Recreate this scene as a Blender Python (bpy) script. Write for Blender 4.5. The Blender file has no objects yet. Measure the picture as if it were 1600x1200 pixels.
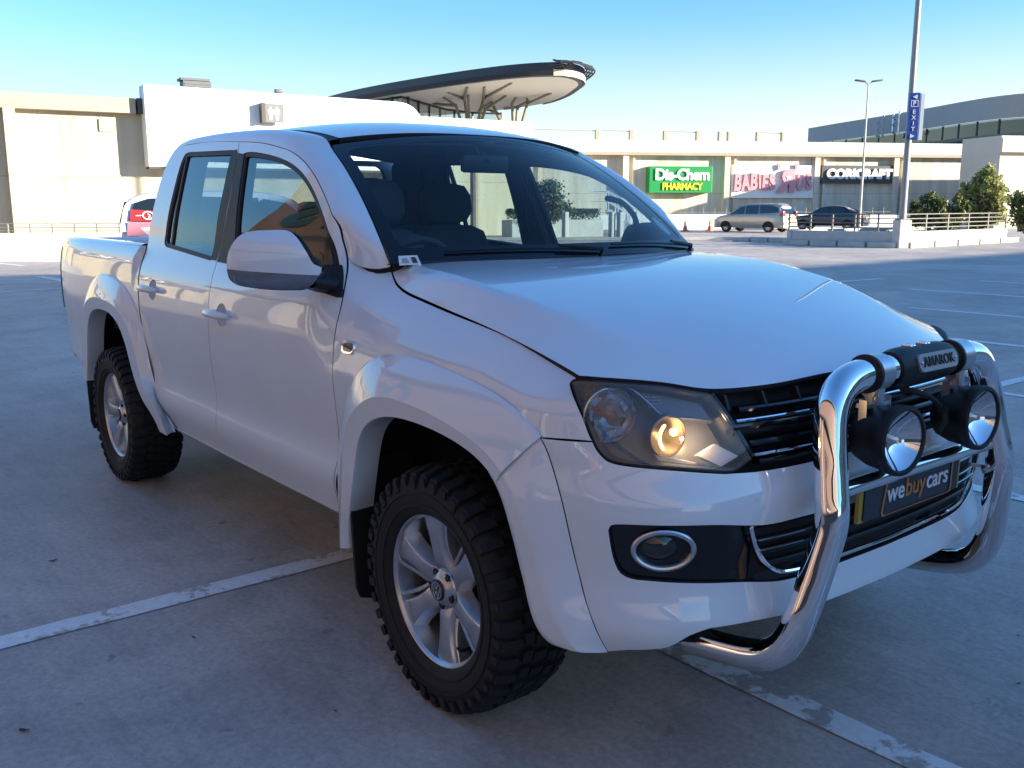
import bpy, bmesh, math, random
import numpy as np
from mathutils import Vector, Matrix
from mathutils.geometry import delaunay_2d_cdt
# ---------------------------------------------------------------- camera, sky, sun, exposure
scene=bpy.context.scene
CAMP=(2.2002,-2.4065,1.4837)
YAW=2.466675
_cd=bpy.data.cameras.new('camera');cam=bpy.data.objects.new('camera',_cd);scene.collection.objects.link(cam)
_cd.sensor_fit='HORIZONTAL';_cd.sensor_width=36;_cd.lens=1475.378/1600*36;_cd.clip_start=.05;_cd.clip_end=2000
_f=Vector((math.cos(YAW)*math.cos(-.185991),math.sin(YAW)*math.cos(-.185991),math.sin(-.185991)))
_r=_f.cross(Vector((0,0,1))).normalized();_u=_r.cross(_f);_a=-.00176
_r2=_r*math.cos(_a)+_u*math.sin(_a);_u2=-_r*math.sin(_a)+_u*math.cos(_a)
_m=Matrix((_r2,_u2,-_f)).transposed().to_4x4();_m.translation=Vector(CAMP);cam.matrix_world=_m
scene.camera=cam
FH=np.array([math.cos(YAW),math.sin(YAW)]);RH=np.array([math.sin(YAW),-math.cos(YAW)])
def RD(r,d):
    """point r metres to the right and d metres ahead of where the photographer stood"""
    p=np.array(CAMP[:2])+RH*r+FH*d;return float(p[0]),float(p[1])
SUN_EL=math.radians(13);_sr,_sd=math.sin(math.radians(77)),-math.cos(math.radians(77))
_sv=RH*_sr+FH*_sd
SUNV=Vector((_sv[0]*math.cos(SUN_EL),_sv[1]*math.cos(SUN_EL),math.sin(SUN_EL)))
world=bpy.data.worlds.new('World');scene.world=world;world.use_nodes=True
_nt=world.node_tree;_bg=_nt.nodes['Background'];_sky=_nt.nodes.new('ShaderNodeTexSky');_sky.sky_type='NISHITA'
_sky.sun_disc=False;_sky.sun_elevation=SUN_EL;_sky.sun_rotation=math.atan2(_sv[0],_sv[1]);_sky.air_density=1.4;_sky.dust_density=.3;_sky.ozone_density=2.5
_mx=_nt.nodes.new('ShaderNodeMix');_mx.data_type='RGBA';_mx.blend_type='MULTIPLY';_mx.inputs[0].default_value=1;_mx.inputs[7].default_value=(.53,.91,1.40,1)
_nt.links.new(_sky.outputs[0],_mx.inputs[6]);
_tc=_nt.nodes.new('ShaderNodeTexCoord');_sp=_nt.nodes.new('ShaderNodeSeparateXYZ');_nt.links.new(_tc.outputs['Generated'],_sp.inputs[0])
_mr=_nt.nodes.new('ShaderNodeMapRange');_mr.interpolation_type='SMOOTHSTEP';_mr.inputs['From Min'].default_value=.02;_mr.inputs['From Max'].default_value=.20;_mr.inputs['To Min'].default_value=1;_mr.inputs['To Max'].default_value=0;_nt.links.new(_sp.outputs['Z'],_mr.inputs[0])
_dp=_nt.nodes.new('ShaderNodeVectorMath');_dp.operation='DOT_PRODUCT';_dp.inputs[1].default_value=tuple(SUNV);_nt.links.new(_tc.outputs['Generated'],_dp.inputs[0])
_m2=_nt.nodes.new('ShaderNodeMapRange');_m2.inputs['From Min'].default_value=-.6;_m2.inputs['From Max'].default_value=.5;_m2.inputs['To Min'].default_value=.62;_m2.inputs['To Max'].default_value=1.0;_nt.links.new(_dp.outputs['Value'],_m2.inputs[0])
_mm=_nt.nodes.new('ShaderNodeMath');_mm.operation='MULTIPLY';_mm.use_clamp=True;_nt.links.new(_mr.outputs[0],_mm.inputs[0]);_nt.links.new(_m2.outputs[0],_mm.inputs[1])
_hz=_nt.nodes.new('ShaderNodeMix');_hz.data_type='RGBA';_nt.links.new(_mm.outputs[0],_hz.inputs[0]);_nt.links.new(_mx.outputs[2],_hz.inputs[6]);_hz.inputs[7].default_value=(4.9,4.9,4.7,1)   # pale low haze along the horizon
_nt.links.new(_hz.outputs[2],_bg.inputs[0]);_bg.inputs[1].default_value=.075
_sl=bpy.data.lights.new('sun','SUN');_sl.energy=5;_sl.angle=math.radians(.5);_sl.color=(1,.90,.72)
sun=bpy.data.objects.new('sun',_sl);scene.collection.objects.link(sun);sun.rotation_euler=SUNV.to_track_quat('Z','Y').to_euler()
scene.view_settings.view_transform='Standard';scene.view_settings.look='None';scene.view_settings.exposure=1.75;scene.view_settings.gamma=1
scene.cycles.max_bounces=8;scene.cycles.transparent_max_bounces=16
random.seed(7);rng=np.random.default_rng(7)
# ---------------------------------------------------------------- materials
MATS={}
def mat(name,col,rough=.5,metal=0,spec=.5,coat=0,emit=None,es=0,noise=None,bump=None,trans=0,aniso=0):
    """noise=(scale,amount,detail) varies the colour; bump=(scale,strength)"""
    if name in MATS:return MATS[name]
    m=bpy.data.materials.new(name);m.use_nodes=True;nt=m.node_tree;b=nt.nodes['Principled BSDF']
    c=tuple(col)+(1,) if len(col)==3 else col
    b.inputs['Base Color'].default_value=c;b.inputs['Roughness'].default_value=rough;b.inputs['Metallic'].default_value=metal
    b.inputs['Specular IOR Level'].default_value=spec;b.inputs['Coat Weight'].default_value=coat;b.inputs['Coat Roughness'].default_value=.02
    if emit:b.inputs['Emission Color'].default_value=tuple(emit)+(1,);b.inputs['Emission Strength'].default_value=es
    if noise or bump:
        tc=nt.nodes.new('ShaderNodeTexCoord')
    if noise:
        n=nt.nodes.new('ShaderNodeTexNoise');n.inputs['Scale'].default_value=noise[0];n.inputs['Detail'].default_value=noise[2] if len(noise)>2 else 6;n.inputs['Roughness'].default_value=.65
        nt.links.new(tc.outputs['Object'],n.inputs['Vector'])
        r=nt.nodes.new('ShaderNodeValToRGB');a=noise[1]
        r.color_ramp.elements[0].position=.3;r.color_ramp.elements[1].position=.72
        r.color_ramp.elements[0].color=tuple(x*(1-a) for x in c[:3])+(1,);r.color_ramp.elements[1].color=tuple(min(1,x*(1+a)) for x in c[:3])+(1,)
        nt.links.new(n.outputs['Fac'],r.inputs['Fac']);nt.links.new(r.outputs['Color'],b.inputs['Base Color'])
        q=nt.nodes.new('ShaderNodeMapRange');q.inputs['To Min'].default_value=max(0,rough-.08);q.inputs['To Max'].default_value=min(1,rough+.08)
        nt.links.new(n.outputs['Fac'],q.inputs['Value']);nt.links.new(q.outputs['Result'],b.inputs['Roughness'])
    if bump:
        n2=nt.nodes.new('ShaderNodeTexNoise');n2.inputs['Scale'].default_value=bump[0];n2.inputs['Detail'].default_value=5
        nt.links.new(tc.outputs['Object'],n2.inputs['Vector'])
        bp=nt.nodes.new('ShaderNodeBump');bp.inputs['Strength'].default_value=bump[1];bp.inputs['Distance'].default_value=.01
        nt.links.new(n2.outputs['Fac'],bp.inputs['Height']);nt.links.new(bp.outputs['Normal'],b.inputs['Normal'])
    MATS[name]=m;return m
def glass(name,tint,refl=1.0,ior=1.5,rough=0.0,haze=0):
    """thin pane: fresnel mirror over tinted see-through"""
    if name in MATS:return MATS[name]
    m=bpy.data.materials.new(name);m.use_nodes=True;nt=m.node_tree;nt.nodes.remove(nt.nodes['Principled BSDF']);o=nt.nodes['Material Output']
    t=nt.nodes.new('ShaderNodeBsdfTransparent');t.inputs['Color'].default_value=tuple(tint)+(1,)
    g=nt.nodes.new('ShaderNodeBsdfGlossy');g.inputs['Roughness'].default_value=rough
    f0=((ior-1)/(ior+1))**2
    f=nt.nodes.new('ShaderNodeLayerWeight');f.inputs['Blend'].default_value=.5
    pw=nt.nodes.new('ShaderNodeMath');pw.operation='POWER';pw.inputs[1].default_value=5
    ml=nt.nodes.new('ShaderNodeMath');ml.operation='MULTIPLY_ADD';ml.inputs[1].default_value=1-f0;ml.inputs[2].default_value=f0
    mu=nt.nodes.new('ShaderNodeMath');mu.operation='MULTIPLY';mu.inputs[1].default_value=refl;mu.use_clamp=True
    x=nt.nodes.new('ShaderNodeMixShader')
    nt.links.new(f.outputs['Facing'],pw.inputs[0]);nt.links.new(pw.outputs[0],ml.inputs[0]);nt.links.new(ml.outputs[0],mu.inputs[0])
    if haze:
        d=nt.nodes.new('ShaderNodeBsdfDiffuse');d.inputs['Color'].default_value=(.75,.75,.74,1);y=nt.nodes.new('ShaderNodeMixShader');y.inputs[0].default_value=haze
        nt.links.new(t.outputs[0],y.inputs[1]);nt.links.new(d.outputs[0],y.inputs[2]);t=y
    nt.links.new(mu.outputs[0],x.inputs[0]);nt.links.new(t.outputs[0],x.inputs[1]);nt.links.new(g.outputs[0],x.inputs[2]);nt.links.new(x.outputs[0],o.inputs['Surface'])
    MATS[name]=m;return m
M_W=mat('white_paint',(.68,.72,.765),.34,spec=.3,coat=1,noise=(2.2,.035,9));M_W.node_tree.nodes['Principled BSDF'].inputs['Coat IOR'].default_value=1.7
M_BLK=mat('black_plastic',(.010,.011,.014),.5,spec=.35,bump=(260,.08));M_GLOSS=mat('black_gloss',(.006,.007,.01),.12)
M_RUB=mat('rubber',(.006,.006,.007),.72,noise=(9,.35));M_DARK=mat('dark_underside_gaps',(.008,.008,.01),.85)
M_CHR=mat('chrome',(.86,.86,.88),.045,metal=1);M_ALU=mat('alloy',(.52,.53,.56),.3,metal=.9,noise=(14,.12));M_STEEL=mat('brushed_steel',(.55,.57,.61),.32,metal=1)
M_INT=mat('interior_cloth',(.040,.042,.050),.85);M_LIN=mat('headlining',(.10,.10,.11),.9)
M_GL=glass('tinted_glass',(.40,.49,.52),1.35,1.62);M_WS=glass('windscreen_glass',(.80,.92,.95),1.0,1.52);M_LENS=glass('lamp_lens',(.86,.88,.9),.9,1.5,.03,.085)
M_RED=mat('red_lens',(.62,.04,.03),.15,coat=1);M_GREY=mat('grey_plastic',(.16,.165,.18),.45)
# ---------------------------------------------------------------- objects
def link(o,parent=None):
    scene.collection.objects.link(o)
    if parent is not None:o.parent=parent
    return o
def tag(o,label=None,cat=None,group=None,kind=None):
    for k,v in(('label',label),('category',cat),('group',group),('kind',kind)):
        if v:o[k]=v
    return o
def thing(name,label,cat,loc=(0,0,0),rz=0,group=None):
    o=bpy.data.objects.new(name,None);o.empty_display_size=.3;link(o);o.location=loc;o.rotation_euler=(0,0,rz)
    return tag(o,label,cat,group)
def copy_thing(o,loc,rz,label,parent=None):
    c=o.copy();link(c,parent)
    if parent is None:
        c.location=loc;c.rotation_euler=(0,0,rz)
        if label:c['label']=label
    for ch in list(o.children):copy_thing(ch,None,None,None,c)
    return c
class MB:
    def __init__(s):s.v=[];s.f=[]
    def add(s,v,f):
        n=len(s.v);s.v+=[tuple(map(float,p)) for p in v];s.f+=[tuple(i+n for i in q) for q in f];return s
    def box(s,c,d,rz=0,bev=0,rot=None):
        x,y,z=[k/2 for k in d]
        if bev:
            bm=bmesh.new();bmesh.ops.create_cube(bm,size=1)
            for v in bm.verts:v.co=Vector((v.co.x*d[0],v.co.y*d[1],v.co.z*d[2]))
            bmesh.ops.bevel(bm,geom=bm.edges[:],offset=bev,segments=2,affect='EDGES',profile=.5)
            vs=[v.co.copy() for v in bm.verts];bm.verts.index_update();fs=[[v.index for v in f.verts] for f in bm.faces];bm.free()
        else:
            vs=[Vector(p) for p in((-x,-y,-z),(x,-y,-z),(x,y,-z),(-x,y,-z),(-x,-y,z),(x,-y,z),(x,y,z),(-x,y,z))]
            fs=[(0,3,2,1),(4,5,6,7),(0,1,5,4),(1,2,6,5),(2,3,7,6),(3,0,4,7)]
        M=rot if rot is not None else Matrix.Rotation(rz,3,'Z')
        return s.add([M@v+Vector(c) for v in vs],fs)
    def tube(s,path,r,n=10,caps=True,close=False):
        P=[Vector(p) for p in path];N=len(P);rs=[r]*N if np.isscalar(r) else list(r)
        T=[]
        for i in range(N):
            a=P[(i-1)%N] if(close or i>0) else P[i];b=P[(i+1)%N] if(close or i<N-1) else P[i]
            T.append((b-a).normalized())
        up=Vector((0,0,1)) if abs(T[0].z)<.9 else Vector((1,0,0));x=T[0].cross(up).normalized();vs=[]
        for i in range(N):
            x=(x-T[i]*x.dot(T[i])).normalized();y=T[i].cross(x)
            for k in range(n):
                a=2*math.pi*k/n;vs.append(P[i]+(x*math.cos(a)+y*math.sin(a))*rs[i])
        fs=[]
        for i in range(N if close else N-1):
            j=(i+1)%N
            for k in range(n):fs.append((i*n+k,i*n+(k+1)%n,j*n+(k+1)%n,j*n+k))
        if caps and not close:fs+=[tuple(range(n))[::-1],tuple((N-1)*n+k for k in range(n))]
        return s.add(vs,fs)
    def lathe(s,prof,n=48,M=None,close=False):
        """prof: (radius,height) pairs about local Z; M places it"""
        vs=[];m=len(prof)
        for k in range(n):
            a=2*math.pi*k/n
            for r,h in prof:
                v=Vector((r*math.cos(a),r*math.sin(a),h));vs.append(M@v if M is not None else v)
        fs=[]
        for k in range(n):
            j=(k+1)%n
            for i in range(m if close else m-1):
                i2=(i+1)%m;fs.append((k*m+i,j*m+i,j*m+i2,k*m+i2))
        return s.add(vs,fs)
    def prism(s,poly,h0,h1,M=None):
        n=len(poly);vs=[Vector((p[0],p[1],h0)) for p in poly]+[Vector((p[0],p[1],h1)) for p in poly]
        if M is not None:vs=[M@v for v in vs]
        fs=[tuple(range(n))[::-1],tuple(range(n,2*n))]+[(i,(i+1)%n,n+(i+1)%n,n+i) for i in range(n)]
        return s.add(vs,fs)
    def quad(s,*p):return s.add(p,[tuple(range(len(p)))])
    def grid(s,G,cu=False,cv=False):
        """G: rows x cols x 3 array"""
        G=np.asarray(G);a,b=G.shape[:2]
        fs=[]
        for i in range(a if cu else a-1):
            for j in range(b if cv else b-1):
                i2,j2=(i+1)%a,(j+1)%b;fs.append((i*b+j,i2*b+j,i2*b+j2,i*b+j2))
        return s.add(G.reshape(-1,3),fs)
    def mir(s):
        m=MB();m.v=[(a,-b,c) for a,b,c in s.v];m.f=[q[::-1] for q in s.f];return m
    def build(s,name,m,parent=None,smooth=35,loc=None,rz=None,fix=True):
        me=bpy.data.meshes.new(name);me.from_pydata(s.v,[],s.f)
        if fix:
            bm=bmesh.new();bm.from_mesh(me);bmesh.ops.recalc_face_normals(bm,faces=bm.faces[:]);bm.to_mesh(me);bm.free()
        me.validate();me.update()
        if smooth:
            me.polygons.foreach_set('use_smooth',[True]*len(me.polygons));me.set_sharp_from_angle(angle=math.radians(smooth))
        if m:me.materials.append(m)
        o=bpy.data.objects.new(name,me);link(o,parent)
        if loc is not None:o.location=loc
        if rz is not None:o.rotation_euler=(0,0,rz)
        return o
def frame(x,y,z,o):
    """4x4 from axes"""
    M=Matrix((Vector(x),Vector(y),Vector(z))).transposed().to_4x4();M.translation=Vector(o);return M
def text_mb(body,size,depth,M,bold=0.0,spacing=1.0,align='CENTER',sx=1.0):
    c=bpy.data.curves.new('t','FONT');c.body=body;c.size=size;c.extrude=depth;c.offset=bold*size;c.space_character=spacing;c.align_x=align;c.align_y='CENTER';c.resolution_u=3
    o=bpy.data.objects.new('t',c);scene.collection.objects.link(o);dg=bpy.context.evaluated_depsgraph_get()
    me=bpy.data.meshes.new_from_object(o.evaluated_get(dg));b=MB()
    b.add([M@Vector((v.co.x*sx,v.co.y,v.co.z)) for v in me.vertices],[tuple(p.vertices) for p in me.polygons])
    xs=[v.co.x*sx for v in me.vertices];b.w=(min(xs),max(xs)) if xs else(0,0)
    bpy.data.objects.remove(o);bpy.data.meshes.remove(me);bpy.data.curves.remove(c);return b
# ---------------------------------------------------------------- ground
def concrete(name,base,dark,scale=1.0,stain=.5,rough=(.45,.8),cool=0):
    m=bpy.data.materials.new(name);m.use_nodes=True;nt=m.node_tree;b=nt.nodes['Principled BSDF'];N=nt.nodes.new;L=nt.links.new
    tc=N('ShaderNodeTexCoord')
    def noise(sc,de,ro=.6,di=0):
        n=N('ShaderNodeTexNoise');n.inputs['Scale'].default_value=sc*scale;n.inputs['Detail'].default_value=de;n.inputs['Roughness'].default_value=ro;n.inputs['Distortion'].default_value=di;L(tc.outputs['Object'],n.inputs['Vector']);return n
    def ramp(src,p0,p1,c0,c1):
        r=N('ShaderNodeValToRGB');r.color_ramp.elements[0].position=p0;r.color_ramp.elements[1].position=p1;r.color_ramp.elements[0].color=c0+(1,);r.color_ramp.elements[1].color=c1+(1,);L(src,r.inputs['Fac']);return r
    def mix(mode,f,a,bb):
        x=N('ShaderNodeMix');x.data_type='RGBA';x.blend_type=mode
        if isinstance(f,float):x.inputs[0].default_value=f
        else:L(f,x.inputs[0])
        L(a,x.inputs[6]);L(bb,x.inputs[7]);return x
    big=noise(.30,7,.68,.8);r1=ramp(big.outputs['Fac'],.38,.62,tuple(dark),tuple(base))
    med=noise(1.6,8,.7,.6);r2=ramp(med.outputs['Fac'],.34,.60,(.50,.50,.515),(1.12,1.12,1.10))
    fine=noise(42,5,.75);r3=ramp(fine.outputs['Fac'],.30,.70,(.66,.66,.67),(1.2,1.2,1.19))
    x=mix('MULTIPLY',stain,r1.outputs[0],r2.outputs[0]);x=mix('MULTIPLY',.8,x.outputs[2],r3.outputs[0])
    spot=noise(7,3,.5);rs=ramp(spot.outputs['Fac'],.68,.73,(1,1,1),(.45,.45,.46));x=mix('MULTIPLY',.7,x.outputs[2],rs.outputs[0])
    mp=N('ShaderNodeMapping');mp.inputs['Rotation'].default_value=(0,0,math.radians(-51));mp.inputs['Scale'].default_value=(1.1,9,1);L(tc.outputs['Object'],mp.inputs[0])
    sn=N('ShaderNodeTexNoise');sn.inputs['Scale'].default_value=1.4;sn.inputs['Detail'].default_value=8;sn.inputs['Roughness'].default_value=.72;L(mp.outputs[0],sn.inputs['Vector'])
    rs2=ramp(sn.outputs['Fac'],.32,.66,(.80,.80,.81),(1.08,1.08,1.07));x=mix('MULTIPLY',.6,x.outputs[2],rs2.outputs[0])
    cn=noise(.9,4,.5,1.5);ck=N('ShaderNodeMath');ck.operation='SUBTRACT';ck.inputs[1].default_value=.5;L(cn.outputs['Fac'],ck.inputs[0]);ca=N('ShaderNodeMath');ca.operation='ABSOLUTE';L(ck.outputs[0],ca.inputs[0])
    rc=ramp(ca.outputs[0],.0,.0022,(.62,.62,.63),(1,1,1));x=mix('MULTIPLY',.35,x.outputs[2],rc.outputs[0])
    L(x.outputs[2],b.inputs['Base Color'])
    q=N('ShaderNodeMapRange');q.inputs['To Min'].default_value=rough[0];q.inputs['To Max'].default_value=rough[1];L(med.outputs['Fac'],q.inputs['Value']);L(q.outputs[0],b.inputs['Roughness'])
    bp=N('ShaderNodeBump');bp.inputs['Strength'].default_value=.25;bp.inputs['Distance'].default_value=.006;L(fine.outputs['Fac'],bp.inputs['Height']);L(bp.outputs[0],b.inputs['Normal'])
    MATS[name]=m;return m
M_DECK=concrete('deck_concrete',(.55,.475,.43),(.385,.335,.31))
g=MB()
R_=[0,3,8,20,45,100,220,480,900];n=48;vs=[(0,0,0)]
for r in R_[1:]:vs+=[(r*math.cos(2*math.pi*k/n),r*math.sin(2*math.pi*k/n),0) for k in range(n)]
fs=[(0,1+k,1+(k+1)%n) for k in range(n)]
for i in range(len(R_)-2):
    for k in range(n):a=1+i*n+k;b=1+i*n+(k+1)%n;fs.append((a,a+n,b+n,b))
tag(g.add(vs,fs).build('ground',M_DECK,smooth=0),kind='structure')
def worn(name,col,under,th=.5):
    m=bpy.data.materials.new(name);m.use_nodes=True;nt=m.node_tree;b=nt.nodes['Principled BSDF'];N=nt.nodes.new;L=nt.links.new
    tc=N('ShaderNodeTexCoord');n=N('ShaderNodeTexNoise');n.inputs['Scale'].default_value=5.5;n.inputs['Detail'].default_value=10;n.inputs['Roughness'].default_value=.72;L(tc.outputs['Object'],n.inputs['Vector'])
    r=N('ShaderNodeValToRGB');r.color_ramp.elements[0].position=th;r.color_ramp.elements[1].position=th+.05;r.color_ramp.elements[0].color=tuple(col)+(1,);r.color_ramp.elements[1].color=tuple(under)+(1,);L(n.outputs['Fac'],r.inputs['Fac'])
    n2=N('ShaderNodeTexNoise');n2.inputs['Scale'].default_value=30;n2.inputs['Detail'].default_value=6;L(tc.outputs['Object'],n2.inputs['Vector'])
    r2=N('ShaderNodeValToRGB');r2.color_ramp.elements[0].color=(.72,.72,.73,1);r2.color_ramp.elements[1].color=(1.1,1.1,1.1,1);L(n2.outputs['Fac'],r2.inputs['Fac'])
    x=N('ShaderNodeMix');x.data_type='RGBA';x.blend_type='MULTIPLY';x.inputs[0].default_value=1;L(r.outputs[0],x.inputs[6]);L(r2.outputs[0],x.inputs[7]);L(x.outputs[2],b.inputs['Base Color']);b.inputs['Roughness'].default_value=.6
    MATS[name]=m;return m
M_LINE=worn('line_paint',(.80,.80,.80),(.42,.38,.35),.535);M_LINE2=worn('line_paint_worn',(.74,.74,.74),(.39,.35,.325),.50)
M_LINE3=worn('line_paint_far',(.80,.80,.80),(.39,.35,.325),.64)
def strip(p,q,w,m,z=.004):
    p,q=np.array(p,float),np.array(q,float);d=(q-p)/np.linalg.norm(q-p);nn=np.array((-d[1],d[0]))*w/2;k=max(2,int(np.linalg.norm(q-p)/.15));b=MB();L1,L2=[],[]
    for t in np.linspace(0,1,k):
        c=p+(q-p)*t;L1.append(tuple(c+nn*(1+rng.uniform(-.07,.07)))+(z,));L2.append(tuple(c-nn*(1+rng.uniform(-.07,.07)))+(z,))
    b.grid(np.stack([np.array(L1),np.array(L2)],1));return tag(b.build('parking_line',m,smooth=0),kind='structure')
strip((-1.285,-4.6),(-1.28,1.9),.115,M_LINE);strip((.10,-.10),(3.4,-.07),.115,M_LINE2)
for p,q,w in(((-1.30,1.9),(-1.33,6.4),.11),((-1.25,2.55),(3.3,2.58),.11),((-1.25,5.32),(3.3,5.30),.10),((-5.1,8.12),(3.3,8.07),.14),((-5.0,10.89),(3.3,10.9),.15),((-6.66,13.86),(3.3,14.1),.16),((-6.75,16.75),(3.3,17.0),.16),((-8.44,14.4),(-8.28,15.8),.16),((-19.1,.6),(-18.25,2.9),.16),((-20.4,2.47),(-18.25,2.53),.16),((-16.4,.2),(-17.0,3.0),.14),((-27,2.7),(-24.7,3.05),.16)):
    strip(p,q,w,M_LINE if abs(p[1])<5.4 and p[0]>-2 else M_LINE3)
# litter on the deck: dead leaves and chips
for px,py,s in((-.62,-1.95,.020),(-2.0,-1.55,.022),(.75,-1.35,.010),(.55,-.85,.009),(1.05,.55,.012),(1.3,.25,.010),(-.15,-1.2,.009),(.2,-1.75,.010),(-2.7,-1.9,.022),(1.25,1.0,.014),(.9,.9,.009),(.2,-1.45,.008),(-.9,-1.35,.012)):
    b=MB();a=rng.uniform(0,6.28);k=[]
    for i,t in enumerate(np.linspace(0,6.283,10)[:-1]):
        u,v=s*math.cos(t)*rng.uniform(.8,1.1),s*.36*math.sin(t)*rng.uniform(.7,1.2);k.append((u*math.cos(a)-v*math.sin(a),u*math.sin(a)+v*math.cos(a),.004+.004*abs(math.cos(t))))
    b.add(k+[(0,0,.0035)],[(i,(i+1)%9,9) for i in range(9)])
    o=b.build('dead_leaf',mat('leaf_litter',(.045,.037,.032),.8),smooth=0,loc=(px,py,0));tag(o,'small dry leaf scrap lying on the concrete deck','leaf','leaf scraps on the deck')
# ---------------------------------------------------------------- body surfaces of the truck (metres; x forward from the front axle, y left, z up)
class Spl:
    def __init__(s,pts):
        a=np.array(pts,float);s.x=a[:,0];s.y=a[:,1];n=len(s.x);h=np.diff(s.x)
        A=np.zeros((n,n));b=np.zeros(n);A[0,0]=A[-1,-1]=1
        for i in range(1,n-1):
            A[i,i-1]=h[i-1];A[i,i]=2*(h[i-1]+h[i]);A[i,i+1]=h[i]
            b[i]=6*((s.y[i+1]-s.y[i])/h[i]-(s.y[i]-s.y[i-1])/h[i-1])
        s.m=np.linalg.solve(A,b);s.h=h
    def __call__(s,q):
        q=np.asarray(q,float);i=np.clip(np.searchsorted(s.x,q)-1,0,len(s.h)-1)
        h=s.h[i];t=q-s.x[i];u=s.x[i+1]-q
        return (s.m[i]*u**3+s.m[i+1]*t**3)/(6*h)+(s.y[i]/h-s.m[i]*h/6)*u+(s.y[i+1]/h-s.m[i+1]*h/6)*t
def sm(x,a,b):
    t=np.clip((np.asarray(x,float)-a)/(b-a),0,1);return t*t*(3-2*t)
# ---- fascia: plan curve by arc length, offset with height
_pl=np.array([(.905,0),(.898,.25),(.873,.5),(.822,.68),(.745,.80),(.628,.885),(.48,.932),(.3,.952),(.1,.957),(-.1,.957)])
_l=np.r_[0,np.cumsum(np.hypot(*np.diff(_pl,axis=0).T))]
PLX=Spl(np.c_[_l,_pl[:,0]]);PLY=Spl(np.c_[_l,_pl[:,1]])
OFF=Spl([(.28,-.16),(.34,-.085),(.40,-.028),(.45,-.002),(.495,-.004),(.53,-.016),(.57,-.024),(.64,-.018),(.72,-.011),(.77,-.013),(.805,-.024),(.84,-.040),(.88,-.052),(.95,-.078),(1.02,-.115),(1.09,-.165),(1.16,-.24)])
def FASC(s,z):
    s=np.asarray(s,float);z=np.asarray(z,float);a=np.abs(s)
    e=1e-3;tx=(PLX(a+e)-PLX(a-e))/(2*e);ty=(PLY(a+e)-PLY(a-e))/(2*e);n=np.hypot(tx,ty)
    g=1-.8*sm(a,.75,1.25)
    o=OFF(z)*g
    return np.stack([PLX(a)+o*ty/n,np.sign(s+1e-12)*(PLY(a)-o*tx/n),z+0*s],-1)
# table y(x,z) of fascia side
_zs=np.linspace(.28,1.16,89);_ss=np.linspace(.3,1.75,300)
_T=[]
for _z in _zs:
    _p=FASC(_ss,_z+0*_ss);_T.append((_p[::-1,0],_p[::-1,1]))
_xg=np.linspace(-.1,.85,191)
_YT=np.array([np.interp(_xg,a,b) for a,b in _T])
def YF(x,z):
    u=np.clip((np.asarray(x)+.1)/.005,0,189.999);v=np.clip((np.asarray(z)-.28)/.01,0,87.999)
    i=u.astype(int);j=v.astype(int);u=u-i;v=v-j
    return (_YT[j,i]*(1-u)+_YT[j,i+1]*u)*(1-v)+(_YT[j+1,i]*(1-u)+_YT[j+1,i+1]*u)*v
# ---- side
CABP=Spl([(.40,.885),(.46,.905),(.51,.924),(.555,.9375),(.60,.9385),(.635,.9320),(.675,.9285),(.75,.9335),(.85,.944),(.95,.949),(1.03,.950),(1.10,.945),(1.17,.929),(1.23,.904),(1.29,.876),(1.40,.848),(1.55,.807),(1.70,.760),(1.80,.724),(1.88,.69)])
BEDP=Spl([(.40,.885),(.46,.905),(.51,.917),(.555,.925),(.60,.928),(.64,.929),(.68,.931),(.75,.9355),(.85,.944),(.95,.949),(1.03,.950),(1.10,.947),(1.17,.940),(1.23,.928),(1.27,.912),(1.30,.890),(1.34,.84),(1.4,.76)])
PLAN=Spl([(-4.5,-.13),(-4.35,-.085),(-4.2,-.05),(-4.0,-.024),(-3.5,-.008),(-2.5,0),(-1,0),(-.3,-.002),(.2,-.012),(.5,-.03)])
YC=Spl([(-.62,.695),(-.547,.728),(-.513,.742),(-.474,.757),(-.422,.77),(-.365,.78),(-.306,.787),(-.112,.80),(.096,.814),(.281,.827),(.418,.834),(.512,.838),(.9,.838)])
ZC=Spl([(-.62,1.325),(-.547,1.280),(-.513,1.259),(-.474,1.239),(-.422,1.222),(-.365,1.210),(-.306,1.202),(-.112,1.175),(.096,1.149),(.281,1.120),(.418,1.092),(.512,1.069),(.7,1.0),(.9,.91)])
def FENP(x,z):
    x=np.maximum(x,-.60);yc=YC(x);zc=ZC(x);z0=.93-.08*sm(x,.0,.5)
    base=np.where(z<z0,CABP(np.minimum(z,z0)),CABP(z0))
    t=np.clip((z-z0)/(zc-z0),0,1.6)
    return base-(base-yc)*(.16*t+.84*t**2.6)
def SIDEY(x,z):
    x=np.asarray(x,float);z=np.asarray(z,float)
    cab=CABP(z);bed=BEDP(z);fen=FENP(x,z)
    y=cab+(bed-cab)*sm(-x,2.615,2.625)*(z<1.345)
    y=y+(fen-y)*sm(x,-.76,-.53)
    y=y+PLAN(x)
    w=sm(x,.1,.55)*(1-sm(z,.95,1.10))
    return y+(YF(x,z)-y)*w
def SIDE(x,z,o=0.):
    x=np.asarray(x,float);z=np.asarray(z,float)
    return np.stack([x,-(SIDEY(x,z)+o),z],-1)
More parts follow.
